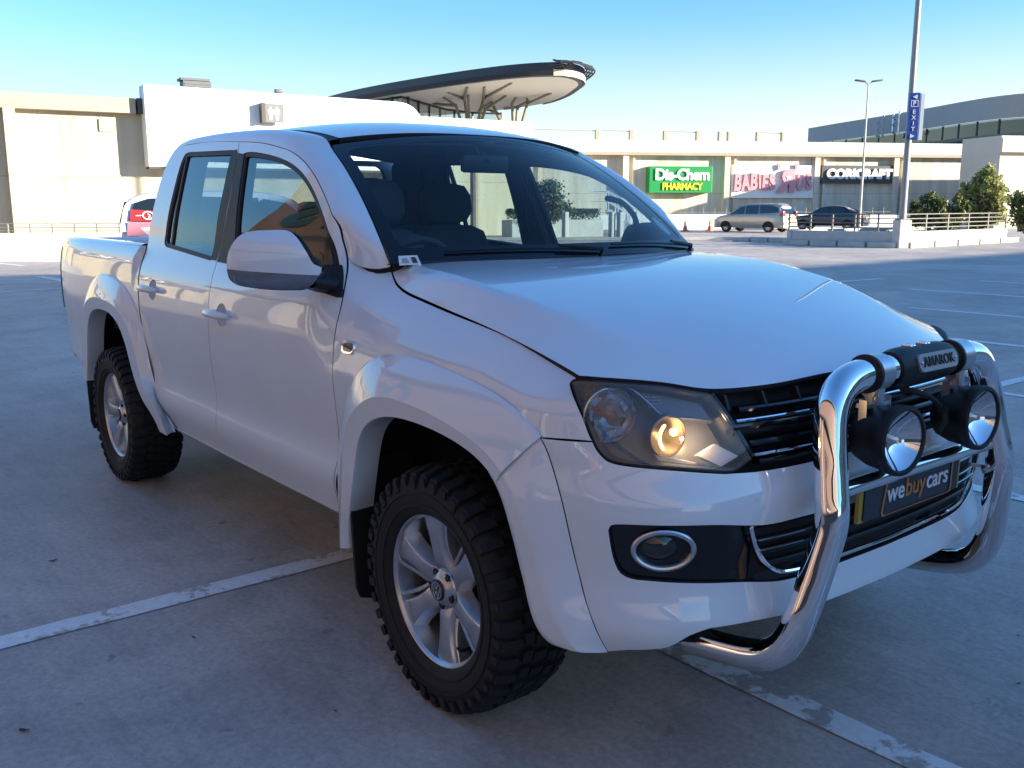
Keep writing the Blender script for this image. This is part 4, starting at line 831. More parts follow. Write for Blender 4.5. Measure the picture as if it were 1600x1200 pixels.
shrub('shrub','low dark green shrub just right of the light mast',(*PX(1452,38.2),.4),[(-.35,0,.6,.40),(.2,.1,.85,.46),(.0,0,1.35,.34),(.55,.1,.55,.40),(-.6,0,1.05,.28),(.4,0,1.2,.3)],3200,.13,LF2,st(6,.4,.9,.03))
shrub('shrub','small shrub between the dark low shrub and the tall yellow green one',(*PX(1492,39.5),.4),[(0,0,.6,.42),(.3,.1,.95,.34),(-.3,.0,.9,.3),(.1,0,1.3,.24)],1900,.13,LF2,st(5,.3,.9,.03))
shrub('shrub','dark green shrub cut by the right edge of the view',(*PX(1600,44),.3),[(0,0,1.0,.75),(.6,0,1.3,.8),(-.3,0,1.5,.5),(.5,0,.5,.7)],3000,.16,LF2,st(6,.5,1.3,.05))
# ---------------------------------------------------------------- seen through the truck's windows
shrub('flowering_bush','round dark bush with red blossom seen through the windscreen',(*PX(852,46),.7),[(0,0,1.0,.95),(-.75,0,.8,.75),(.7,0,.7,.72),(.0,.2,1.55,.62),(-.5,.2,1.45,.5)],6500,.15,LF2,st(7,.7,1.2,.06),[(.95,-.4,.95),(1.1,-.3,.55),(.8,-.5,.7)])
hx=thing('hedge_planter','clipped hedge in a long concrete planter seen through the windscreen','planter',*(lambda a:(a[0],a[1]))(axisframe(PX(800,45),PX(944,47))))
n=axisframe(PX(800,45),PX(944,47))[2];MB().box((n/2,.6,.42),(n,1.2,.84),bev=.03).build('trough',M_CONC,hx,smooth=0)
w=MB();R=np.random.default_rng(5)
for _ in range(5200):
    p=np.array((R.uniform(.1,n-.1),R.uniform(.1,1.1),.84+.52*R.uniform(0,1)**.5));a=R.normal(size=3);a/=np.linalg.norm(a);b_=np.cross(a,R.normal(size=3));b_/=np.linalg.norm(b_);w.add([p-a*.06,p+b_*.03,p+a*.06,p-b_*.03],[(0,1,2,3)])
w.build('hedge',LF2,hx,smooth=0,fix=False)
tag(MB().box((0,0,.07),(16,.35,.14),bev=.02).build('kerb',M_KERB,smooth=0,loc=(*PX(900,42),0),rz=math.atan2(RH[1],RH[0])),'pale kerb in front of the bollards seen through the windscreen','kerb')
bo=thing('bollard','concrete bollard in front of the hedge planter','bollard',(*PX(884,43.2),0),0,'concrete bollards along the planter');MB().box((0,0,.62),(.26,.26,1.24),bev=.06).build('post',M_CONC,bo,smooth=30)
for px,lb in((957,'concrete bollard left of the stair, nearer the hedge'),(970,'concrete bollard beside the foot of the stair rail'),(995,'concrete bollard farthest right, by the left headrest opening of the screen')):
    copy_thing(bo,(*PX(px,43.5),0),0,lb)
sr=thing('stair','white steel stair with handrails seen through the windscreen','stair',*(lambda a:(a[0],a[1]))(axisframe(PX(945,50),PX(1010,50))))
w=MB()
for i in range(7):w.box((.3+i*.3,.6,1.25-i*.18),(.3,1.2,.10))
w.build('step',M_WHT,sr,smooth=0)
w=MB()
for y in(0,1.2):
    for h in(.45,.95):w.tube([(-.6,y,1.3+h),(.2,y,1.3+h),(2.3,y,.1+h)],.03,6)
    for i in range(5):w.tube([(.2+i*.5,y,1.3-i*.28),(.2+i*.5,y,2.25-i*.28)],.025,6)
w.build('handrail',M_WHT,sr)
tag(MB().tube([(0,0,0),(0,0,3.7)],[.16,.14],10).build('street_pole',mat('timber_pole',(.30,.24,.17),.8,noise=(3,.2))),'brown pole seen through the rear side window of the cab','pole').location=(*PX(742,34),0)
c1=copy_thing(c0,(*PX(629,24),0),0,'orange traffic cone seen between the headrests through the cab')
# ---------------------------------------------------------------- behind the photographer: what shades the deck and shows in the paint
M_DOORD2=mat('office_glass',(.02,.025,.03),.08)
def slab_building(name,label,pts,h,m,t=.0):
    w=MB();w.prism([tuple(p) for p in pts],0,h);return tag(w.build(name,m,smooth=0),label,'building')
M_SHADE=wallmat('grey_plaster',(.34,.33,.32),(.18,.18,.18),5,3)
sh=[RD(r,d) for r,d in((36,10.3),(53.3,11.8),(63.6,19.6),(98,46),(130,30),(90,-40),(40,-46))]
OB=slab_building('office_block','tall grey building behind the photographer that shades the deck',sh,11.2,M_SHADE)
pA,pB=Vector((*sh[-1],0)),Vector((*sh[0],0));dv=(pB-pA).normalized();nv=Vector((-dv.y,dv.x,0));
if nv.dot(Vector((CX,CY,0))-pA)<0:nv=-nv
for i in range(11):
    for zz in(2.0,5.2,8.6):
        c_=pA+dv*(4+i*4.9)+nv*.02;MB().box((c_.x,c_.y,zz),(3.2,.10,1.9),rz=math.atan2(dv.y,dv.x)).build('window',M_DGLASS if 0 else M_DOORD2,OB,smooth=0)  # dark windows added for contrast in the chrome reflections
PKB=thing('workshop_building','peach painted workshop along the deck behind the photographer','building')
M_PEACH=mat('shaded_peach_plaster',(.15,.09,.072),.75,noise=(.6,.12));M_TEAL=mat('teal_lettering',(.02,.05,.055),.5)  # peach darkened so the wall looks shaded although the sun reaches it
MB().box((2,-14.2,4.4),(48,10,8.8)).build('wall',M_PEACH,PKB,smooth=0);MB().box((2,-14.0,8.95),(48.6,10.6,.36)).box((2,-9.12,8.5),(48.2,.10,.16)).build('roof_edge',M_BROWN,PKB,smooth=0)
M_DOORD=mat('added_roller_door',(.05,.055,.06),.5);M_COL=mat('white_column',(.34,.31,.29),.6)
for x in(-19.2,-15.6,-12.1,-8.6):MB().box((x,-9.16,1.7),(2.7,.12,3.2)).build('added_roller_door',M_DOORD,PKB,smooth=0)  # dark doors added to put streaks into the chrome reflections
for x in(-21,-17.4,-13.8,-10.4,-6.8,-2.6):MB().box((x,-8.95,1.9),(.45,.5,3.8)).build('column',M_COL,PKB,smooth=0)  # columns added with the doors for pale streaks in the reflections
MB().box((2,-8.8,3.95),(48.2,.9,.30)).build('awning',M_BROWN,PKB,smooth=0)
WF=frame((-1,0,0),(0,0,1),(0,1,0),(0,0,0))
w=MB()
text_mb('Cars',4.2,.05,Matrix.Translation((-16.6,-9.15,6.4))@WF,.03,1.0).build('lettering',M_TEAL,PKB,smooth=0)
# ---------------------------------------------------------------- materials of the truck
T=thing('pickup_truck','white double cab pickup with chrome bull bar parked in the foreground','pickup truck')
def tp(name,mb,m,parent=T,**k):return mb.build(name,m,parent,**k)
P_=lambda k:[tuple(a) for a in D[k]]
SOFF=lambda o:(lambda x,z:SIDE(x,z,o))
gA=P_('gapA')+[(-.574,.80),(-.585,.68),(-.601,.60),(-.640,.48),(-.664,.425)]
gB=P_('gapB');gB[-1]=(-1.657,.474);gB=gB+[(-1.655,.436)]
gC=[(-2.40,1.772),(-2.49,1.750),(-2.545,1.70),(-2.585,1.60),(-2.600,1.45),(-2.592,1.32),(-2.565,1.2),(-2.54,1.095),(-2.525,.937),(-2.475,.72),(-2.40,.57),(-2.254,.434)]
winF=loop(D['winF'][:2],D['winF'][1:],[D['winF'][-1],D['winF'][0]])
wr=D['winR'];winR=loop(wr[0:4],wr[3:5],wr[4:6],wr[5:7],wr[6:10]+[wr[0]])
seamS=[(x,float(ZC(x))) for x in np.linspace(.5,-.545,26)]
fO=P_('fO')
front_door=loop(gA,[gA[-1],gB[-1]],gB[::-1],[gB[0],gA[0]])
rear_door=loop(gB,[gB[-1],gC[-1]],gC[::-1],[gC[0],(-2.05,1.772),gB[0]])
fender=loop(gA[8:],[gA[-1],fO[0]],fO,P_('seam'),P_('lampside'),[D['lampside'][-1],seamS[0]],seamS,[seamS[-1],(-.580,1.300),(-.612,1.311),(-.645,1.314),gA[8]])
bed_edge=[(-2.625,1.302)]
rO=P_('rO')+[(-3.57,.84),(-3.62,.72),(-3.66,.60)]
bed_out=loop([(-2.606,1.298),(-2.578,1.2),(-2.552,1.095),(-2.537,.937),(-2.487,.72),(-2.412,.57),(-2.275,.43)],[(-2.275,.43),rO[0]],rO,[rO[-1],(-3.67,.56)],[(-3.67,.56),(-4.31,.60)],[(-4.31,.60),(-4.325,.9),(-4.31,1.2),(-4.285,1.298)],[(-4.285,1.298),(-3.4,1.300),(-2.606,1.298)])
sail=P_('sail')
_a=np.linspace(0,2*np.pi,32,endpoint=False);bowls={k:np.c_[D[k][2][0]+.055*np.cos(_a),D[k][2][1]-.002+.049*np.sin(_a)] for k in('hF','hR')}
for sd in(1,-1):
    fd=panel('front_door',SIDE,front_door,M_W,T,sd,holes=[winF,inset(bowls['hF'],.0036)])
    rd=panel('rear_door',SIDE,rear_door,M_W,T,sd,holes=[winR,inset(bowls['hR'],.0036)])
    panel('front_fender',SIDE,fender,M_W,T,sd)
    bs=panel('bed_side',SIDE,bed_out,M_W,T,sd)
    for d,w,hp in((fd,winF,'hF'),(rd,winR,'hR')):
        panel('window_seal',SIDE,w,M_BLK,d,sd,off=-.003,gap=-.004,holes=[inset(w,.011)],step=.03,thick=.02)
        panel('window_glass',SIDE,inset(w,.012),M_GL,d,sd,off=-.012,gap=0,edge=False,step=.05)
        panel('door_lining',SIDE,front_door if d is fd else rear_door,M_INT,d,sd,off=-.055,gap=.012,holes=[inset(w,.004)],step=.08,thick=.01)
        h=D[hp];x0,x1,xc=h[0][0],h[1][0],h[2][0];zc=h[2][1]
        hb=MB();n=14
        ring=[]
        for i in range(n+1):
            t=i/n;x=x0+(x1-x0)*t;y=-SIDEY(np.array(x),np.array(zc));lift=.040*math.sin(math.pi*min(1,max(0,t*.94+.03)))**.35;ring.append((x,sd*(float(y)-lift+.004),zc+.004*math.sin(math.pi*t)))
        rr=[.010+.008*math.sin(math.pi*(i/n))**.5 for i in range(n+1)];hb.tube(ring,rr,12)
        for k,v in enumerate(hb.v):pass
        hb.build('door_handle',M_W,d,smooth=60)
        dish=lambda x,z,c=(xc,zc-.002):SIDE(x,z,-.022*np.clip(1-((np.asarray(x)-c[0])/.056)**2-((np.asarray(z)-c[1])/.050)**2,0,1)**.8)
        panel('handle_recess',dish,bowls[hp],M_W,d,sd,gap=-.0005,edge=False,step=.008)
    # black door-frame covers at the middle pillar
    e=D['gapB']
    panel('pillar_cover',SIDE,loop([wr[4],wr[5]],[wr[5],(-1.712,1.722)],[(-1.712,1.722)]+[(q[0]-.004,q[1]) for q in e[1:4]]+[(-1.668,1.262)],[(-1.668,1.262),wr[4]]),M_BLK,rd,sd,off=.0015,gap=.001,edge=False)
    panel('pillar_cover',SIDE,loop([D['winF'][0],D['winF'][1]],[D['winF'][1],(-1.690,1.706)],[(-1.690,1.706)]+[(q[0]+.004,q[1]) for q in e[2:4]]+[(-1.655,1.258)],[(-1.655,1.258),D['winF'][0]]),M_BLK,fd,sd,off=.0015,gap=.001,edge=False)
    panel('window_divider',SIDE,loop([(-2.315,1.725),(-2.300,1.728)],[(-2.300,1.728),(-2.262,1.31)],[(-2.262,1.31),(-2.280,1.315)],[(-2.280,1.315),(-2.315,1.725)]),M_BLK,rd,sd,off=-.004,gap=0,thick=.02)
    # cab frame: pillar, roof side, rear corner
    ws=lambda b:tuple(WS(np.array(-1.012),np.array(float(b))))
    rf=lambda x,y:tuple(ROOF(np.array(float(x)),np.array(float(y))))
    S3=lambda p:tuple(SIDE(np.array(float(p[0])),np.array(float(p[1]))))
    A=D['gapA'];a1=np.array((.35,-.75,.5))*.016;a2=np.array((0,-.62,.8))*.028;a3=np.array((-.5,-.6,.45))*.03;a4=np.array((-.65,-.75,.05))*.032
    pairs=[((A[8][0]-.001,A[8][1]+.003),(-.530,-.742,1.286),np.array((.006,-.014,-.016))),(A[7],ws(.12),a1),(A[6],ws(.28),a1),(A[5],ws(.50),a1),(A[4],ws(.73),a1*1.1),(A[3],ws(.95),a2*.75),(A[2],rf(-1.15,-.640),a2*.9),(A[1],rf(-1.40,-.630),a2),(A[0],rf(-1.68,-.625),a2),((-2.05,1.772),rf(-2.02,-.62),a2),((-2.22,1.775),rf(-2.2,-.618),a2),(gC[0],rf(-2.38,-.612),a2*.9+a3*.1),(gC[1],rf(-2.50,-.605),a2*.5+a3*.6),(gC[2],(-2.615,-.610,1.752),a3*1.05),(gC[3],(-2.655,-.640,1.62),a4),(gC[4],(-2.665,-.675,1.46),a4),(gC[5],(-2.665,-.72,1.305),a4)]
    Z=crv(np.array([list(o)+list(i)+list(b) for o,i,b in pairs]),.03);O3,I3,B3=SIDE(Z[:,0],Z[:,1]),Z[:,2:5],Z[:,5:]
    dd=I3-O3;O3=O3+dd/np.linalg.norm(dd,axis=1)[:,None]*.0035
    tt=np.linspace(0,1,14)[None,:,None];G=O3[:,None]*(1-tt)+I3[:,None]*tt+B3[:,None]*4*tt*(1-tt)
    cf=grid_obj('cab_frame',G,M_W,T,sd)
    e_=G[0];dn=np.array([.012,0,-.030]);iw=np.array([-.004,.010,-.003]);multi_grid('seam_shade',[np.stack([e_+iw,e_+iw+dn,e_+iw*2.5+dn*2],1)],M_DARK,cf,sd)  # dark strip behind the seam gap stands in for its shade
    grid_obj('pillar_lining',O3[:,None]*(1-tt)+I3[:,None]*tt+B3[:,None]*4*tt*(1-tt)-B3[:,None]*2.2-np.array([0,-.03,.006]),M_LIN,cf,sd,thick=0)
    k=[np.array([ROOF(np.array(x),np.array(-y))+np.array([0,0,-.003]) for y in(.602,.610,.620,.630+.010*sm(x,-1.5,-1.15))]) for x in np.linspace(-2.5,-1.11,30)]
    grid_obj('roof_trim',np.array(k),M_BLK,T,sd,thick=.008)
    # wheel-arch flares, lofted body edge > ridge > opening by angle round the hub
    def flare(o,r,i,hub,t0,t1,n=60):
        def pol(pts,off):
            q=crv(np.array([list(SIDE(np.array(p[0]),np.array(p[1]),off)) for p in pts]),.015);an=np.unwrap(np.arctan2(q[:,2]-hub[1],q[:,0]-hub[0]));rd=np.hypot(q[:,2]-hub[1],q[:,0]-hub[0]);k=np.argsort(an);return an[k],rd[k],q[k,1]
        C=[pol(o,.009),pol(r,.05),pol(i,.047)];t=np.linspace(t0,t1,n);K=[]
        for an,rd,y in C:
            R=np.interp(t,an,rd);Y=np.interp(t,an,y)
            ker=np.ones(7)/7;R=np.convolve(np.pad(R,3,mode='edge'),ker,'valid');Y=np.convolve(np.pad(Y,3,mode='edge'),ker,'valid')
            K.append(np.stack([hub[0]+R*np.cos(t),Y,hub[1]+R*np.sin(t)],-1))
        o_,r_,i_=K;rows=[]
        cx0=np.stack([np.cos(t),0*t,np.sin(t)],-1);rows.append(o_+cx0*.007+np.array([0,.008,0]));rows.append(o_+cx0*.003+np.array([0,.003,0]))
        m=o_*.5+r_*.5+np.array([0,-.006,0])
        for w in(0,.04,.12,.3,.5,.7,.88,1):rows.append((1-w)**2*o_+2*w*(1-w)*(o_*.55+r_*.45+np.array([0,-.006,.002]))+w*w*r_)
        bev=r_*.965+i_*.035+np.array([0,-.0005,0])
        up=np.stack(rows,1);rows=[bev*(1-w)+i_*w for w in(0,.15,.35,.6,.85,1)]
        cx=np.stack([np.cos(t),0*t,np.sin(t)],-1);face=np.stack(rows,1)
        lip=np.stack([i_,i_-cx*.004+np.array([0,.012,0]),i_+np.array([0,.09,0])-cx*.002],1)
        return [up,np.stack([r_,r_*.98+i_*.02+np.array([0,-.0008,0]),bev],1),face,lip]
    hub=(0,.365);fa=lambda p:math.atan2(p[1]-.365,p[0])
    G=flare(P_('fO'),P_('fR'),P_('fI'),hub,math.atan2(.9168-.365,.4576),math.pi+.02)
    multi_grid('fender_flare',G,M_W,T,sd)
    hubr=(-3.095,.365)
    G=flare([(-2.25,.40)]+rO,P_('rR')+[(-3.40,.93),(-3.48,.84),(-3.53,.72),(-3.57,.60)],P_('rI')[:-1]+[(-3.50,.60)],hubr,.06,math.pi-.28)
    multi_grid('bed_flare',G,M_W,T,sd)
    # bumper end of the front flare
    def nf(s,z,o):
        s=np.array(float(s));z=np.array(float(z));P=FASC(s,z);n=nrm(FASC,s,z);return P+n*o
    def cv(k,o):
        q=crv(np.array([nf(a,b,o) for a,b in D[k]]),.01);l=np.r_[0,np.cumsum(np.linalg.norm(np.diff(q,axis=0),axis=1))];u=np.linspace(0,l[-1],40);return np.stack([np.interp(u,l,q[:,c]) for c in range(3)],-1)
    o_,r_,i_=cv('bO',.001),cv('bR',.035),cv('bI',.034);rows=[]
    for w in(0,.12,.3,.5,.7,.85,.95):rows.append((1-w)**2*o_+2*w*(1-w)*(o_*.55+r_*.45+np.array([.002,-.008,0]))+w*w*r_)
    for w in(.06,.15,.3,.5,.75,1):rows.append(r_*(1-w)+i_*w)
    rows.append(i_+np.array([.004,.010,0]));rows.append(i_+np.array([.02,.08,0]))
    grid_obj('bumper_flare',np.stack(rows,1),M_W,T,sd,thick=0)
    # sill
    sl=[]
    for x in np.linspace(-2.27,-.60,24):
        y=-float(SIDEY(np.array(x),np.array(.436)));sl.append([(x,y+.004,.437),(x,y+.002,.428),(x,y+.008,.418),(x,y+.03,.412),(x,y+.12,.412)])
    grid_obj('side_sill',np.array(sl),M_W,T,sd,thick=0)
    # side indicator
    xi,zi=D['ind'][0];a=np.linspace(0,2*np.pi,32,endpoint=False);q=np.c_[xi+.036*np.sign(np.cos(a))*np.abs(np.cos(a))**.6,zi+.020*np.sign(np.sin(a))*np.abs(np.sin(a))**.6]
    si=panel('side_indicator',SIDE,q,M_CHR,T,sd,off=.006,gap=0,step=.02,thick=.008)
    panel('lens',SIDE,np.c_[xi+.003+(q[:,0]-xi)*.72,zi+(q[:,1]-zi)*.62],mat('smoked_lens',(.05,.045,.05),.1,coat=1),si,sd,off=.009,gap=0,step=.02,thick=.004)
# ---------------------------------------------------------------- roof, hood, screen
ry=np.linspace(-.600,.600,25)
roof=loop([(-1.122+.098*(1-(y/.637)**2),y) for y in ry],[(-1.035-.085,.600),(-2.55,.600)],[(-2.55,.600),(-2.62,.585),(-2.655,.5),(-2.67,.2),(-2.67,-.2),(-2.655,-.5),(-2.62,-.585),(-2.55,-.600)],[(-2.55,-.600),(-1.1209,-.600)])
roof[:,1]=np.clip(roof[:,1],-.6,.6)
rp=panel('roof',ROOF,roof,M_W,T,step=.06,thick=.02,gap=.001)
panel('headlining',lambda x,y:ROOF(x,y)+np.array([0,0,-.045]),roof*[1,1.04],M_LIN,rp,step=.12,gap=0,edge=False)
hf=[(a,b) for a,b in D['hoodfront'][:-1] if b<-.1]
fr=hf+[(.786,0.)]+[(a,-b) for a,b in hf[::-1]]
sy=[(x,float(YC(x))) for x in np.linspace(.505,-.545,28)]
rear=[(-.545+.205*(1-(abs(y)/.7286)**2.2),y) for y in np.linspace(.7284,-.7284,25)]
hood_o=loop([(.505,-sy[0][1])]+fr[1:-1]+[sy[0]],sy,rear,[(a,-b) for a,b in sy[::-1]])
panel('hood',HOOD,hood_o,M_W,T,step=.03,thick=.018)
fr_o=loop([(-1.0,.0),(1.0,.0)],[(1.0,.0),(1.0,.985)],[(1.0,.985),(-1.0,.985)],[(-1.0,.985),(-1.0,.0)],step=.05)
fr_i=loop([(-.90,.085),(0,.075),(.90,.085)],[(.90,.085),(.935,.10),(.948,.15)],[(.948,.15),(.945,.86)],[(.945,.86),(.935,.91),(.90,.935)],[(.90,.935),(0,.955),(-.90,.935)],[(-.90,.935),(-.935,.91),(-.945,.86)],[(-.945,.86),(-.948,.15)],[(-.948,.15),(-.935,.10),(-.90,.085)],step=.04)
wsn=panel('windscreen',WS,loop([(-.99,.01),(.99,.01)],[(.99,.01),(.99,.98)],[(.99,.98),(-.99,.98)],[(-.99,.98),(-.99,.01)],step=.06),M_WS,T,step=.08,gap=0,edge=False)
panel('windscreen_border',WS,fr_o,M_GLOSS,wsn,holes=[fr_i],step=.05,off=.0015,gap=0,thick=.012)
cw=[]
for y in np.linspace(-.75,.75,31):
    p=WS(np.array(y/.755),np.array(.03));yy=min(.728,max(-.728,y));h=HOOD(np.array(-.54+.205*(1-(abs(yy)/.7286)**2.2)),np.array(yy));cw.append([p,p*.5+h*.5+np.array([0,0,-.03]),h+np.array([.03,0,-.035])])
tp('cowl',MB().grid(np.array(cw)),M_BLK)
for (y0,y1,b0,b1) in((.70,.12,.018,.05),(.04,-.58,.018,.045)):
    w=MB();pts=[WS(np.array((y0+(y1-y0)*t)/.755),np.array(b0+(b1-b0)*t+.012*math.sin(math.pi*t)))+np.array([.008,0,.008]) for t in np.linspace(0,1,14)]
    w.tube(pts,.0042,6);a=pts[0];w.tube([a+np.array([0,0,-.02]),a+np.array([.01,0,.004]),pts[4]+np.array([.004,0,.012])],[.009,.008,.005],8);tp('wiper',w,M_BLK)
# paper slip tucked in the corner of the screen
p=[WS(np.array(a),np.array(b))+np.array([.004,-.001,.004]) for a,b in((-.975,-.022),(-.885,-.022),(-.887,.035),(-.965,.035))]
slip=tp('paper_slip',MB().quad(*p),mat('paper',(.75,.74,.72),.8))
p2=[WS(np.array(a),np.array(b))+np.array([.0055,-.0015,.0055]) for a,b in((-.918,-.012),(-.897,-.012),(-.899,.022),(-.918,.022))]
tp('print',MB().quad(*p2),mat('print_dark',(.06,.05,.05),.8),slip)
p2=[WS(np.array(a),np.array(b))+np.array([.0055,-.0015,.0055]) for a,b in((-.96,-.010),(-.932,-.010),(-.934,.018),(-.955,.018))]
tp('print',MB().quad(*p2),mat('print_grey',(.35,.36,.40),.8),slip)
a=np.linspace(0,2*np.pi,24,endpoint=False)
panel('licence_disc',WS,np.c_[.855+.045*np.cos(a),.20+.075*np.sin(a)],mat('disc_paper',(.30,.36,.36),.7),T,off=-.004,gap=0,edge=False,step=.02)
# ---------------------------------------------------------------- front bumper, grille, lamps
mirp=lambda L:[(-a,b) for a,b in L][::-1]
lb=P_('lampbot');bt=P_('bumptop');bl=P_('bumplow');bO=P_('bO')
right_bot=[(0,.461)]+bl[::-1]
segs=[[(0,.461),(-.25,.461),bl[-1]],bl[::-1],bO[::-1],[bO[0],(-1.085,.9185),lb[0]],lb,[lb[-1],bt[0]],bt+[(0,.842)]]
segs2=[mirp(s) for s in segs][::-1]
fg=P_('fog')[:-1]+[(-.40,.709),(-.2,.706),(0,.705)];fl=[(0,.547),(-.2,.547)]+P_('foglow')
fopen=loop(fl,fg,mirp(fg),mirp(fl))
bp=panel('front_bumper',FASC,loop(*segs,*segs2),M_W,T,holes=[fopen],step=.03,thick=.02)
panel('fog_panel',FASC,inset(fopen,-.012),M_GLOSS,bp,off=-.016,gap=0,edge=False,step=.05)
def sweep(mb,s0,s1,z,h,t,off,n=40,dz=0):
    """bar following the fascia between two stations"""
    s=np.linspace(s0,s1,n);z=np.full(n,z)+dz*(s/s1)**2 if np.isscalar(z) else z
    P=FASC(s,z);N=nrm(FASC,s,z);N[:,2]*=.2;N/=np.linalg.norm(N,axis=1)[:,None]
    Z=np.array([0,0,1.]);a=[(.5,-.5),(.5,-.15),(.5,.15),(.5,.5),(-.5,.5),(-.5,-.5)];G=[]
    for u,v in((0,-.5),(.35,-.42),(.5,-.15),(.5,.15),(.35,.42),(0,.5),(-.5,.5),(-.5,-.5)):G.append(P+N*(off+u*t)+Z*v*h)
    mb.grid(np.stack(G,1),cv=True)
    k=len(mb.v);m=8;mb.f+=[tuple(k-n*m+i for i in range(m)),tuple(k-m+i for i in range(m))[::-1]]
    return mb
tp('lower_grille_back',MB().grid(np.stack([FASC(np.linspace(-.56,.56,30),np.full(30,z))+np.array([-.012 if 0 else -.0145,0,0]) for z in(.565,.70)],1)),M_DARK,bp,smooth=0)
for z,s in((.672,.555),(.640,.545),(.605,.525)):tp('lower_slat',sweep(MB(),-s,s,z,.014,.018,-.004),M_BLK,bp)
u=P_('chromeU');path=crv(u+[(-.2,.568),(0,.567)]+mirp(u+[(-.2,.568)]),.02)
pp=FASC(path[:,0],path[:,1])+nrm(FASC,path[:,0],path[:,1])*.004
tp('chrome_trim',MB().tube(pp,.0065,8),M_CHR,bp)
for z,s0,s1 in((.668,.40,.56),(.640,.40,.55)):
    for q in(1,-1):tp('chrome_trim',sweep(MB(),q*s0,q*s1,z+.008,.004,.008,.004,12),M_STEEL,bp)
for sd in(1,-1):
    def EL(a,b,s,z,off,sd=sd,n=40):
        t=np.linspace(0,2*np.pi,n,endpoint=False);S_=s+a*np.cos(t);Z_=z+b*np.sin(t);P=FASC(S_,Z_)+nrm(FASC,S_,Z_)*off;return P*[1,sd,1]
    s,z=D['fogc'][0];fgl=tp('fog_light',MB().tube(EL(.077,.049,s,z,-.008),.0075,10,close=True),M_STEEL)
    w=MB();R=[EL(.072*k,.044*k,s,z,-.014-.03*(1-k*k)) for k in(1,.8,.6,.4,.2,.03)];w.grid(np.stack(R,0),cv=True);tp('bowl',w,M_GLOSS,fgl)
    s2=s-.012;w=MB();R=[EL(.054*k,.041*k,s2,z+.004,-.022+.018*(1-k*k)) for k in(1,.85,.65,.4,.2,.03)];w.grid(np.stack(R,0),cv=True);tp('lens',w,glass('fog_glass',(.75,.78,.8),1.6,1.6),fgl)
    w=MB()
    for a,b,c in((-.03,.012,.017),(-.012,.018,.013),(-.022,-.012,.014)):w.grid(np.stack([EL(c*k,c*k*.9,s2+a,z+b,-.022+.004*k,n=6) for k in(1,.5,.02)],0),cv=True)
    tp('reflector',w,M_CHR,fgl)
# upper grille
gl=[(-.5581,.8726)]+P_('lampedge')[1:]
gtop=[(a,b) for a,b in zip(np.linspace(-.655,.655,21),[1.043-.004*math.cos(x*3) for x in np.linspace(-.655,.655,21)])]
gout=loop(bt+[(0,.842)]+mirp(bt),[(-bt[0][0],bt[0][1]),(.5581,.8726)],mirp(P_('lampedge'))[::1][::-1],[(.6511,1.0346),gtop[-1]],gtop[::-1],[gtop[0],(-.6511,1.0346)],P_('lampedge')[::-1],[(-.5581,.8726),bt[0]])
gr=panel('grille',FASC,gout,M_DARK,T,off=-.045,gap=-.006,edge=False,step=.06)
for q in((.565,.985,.020,.03,-.012),(.60,.942,.034,.03,-.014),(.55,.905,.022,.03,-.018),(.53,.862,.016,.03,-.014),(.60,1.030,.012,.02,-.03)):tp('slat',sweep(MB(),-q[0],*q),M_GLOSS,gr)
for s in np.linspace(-.60,.60,10):
    a=FASC(np.array(s),np.array(1.024));b=FASC(np.array(s),np.array(.99));c=np.array([-.02,0,0]);o=np.array([0,.004,0]);k=np.array([.004,0,0])
    tp('rib',MB().add([a-o+k,a+o+k,b+o+k,b-o+k,a-o+c,a+o+c,b+o+c,b-o+c],[(0,1,2,3),(0,4,5,1),(1,5,6,2),(2,6,7,3),(3,7,4,0)]),M_BLK,gr)
tp('chrome_strip',sweep(MB(),-.585,.585,.9625,.011,.016,-.002),M_CHR,gr);tp('chrome_strip',sweep(MB(),-.548,.548,.8810,.011,.016,-.002),M_CHR,gr)
for q in(1,-1):
    w=MB();e=[(.560,.876),(.586,.925),(.622,.988),(.648,1.026)];cc=crv([(q*(a-.012),b) for a,b in e],.02);P=FASC(cc[:,0],cc[:,1]);w.tube(P+np.array([-.008,0,0]),.009,6);tp('grille_frame',w,M_GLOSS,gr)
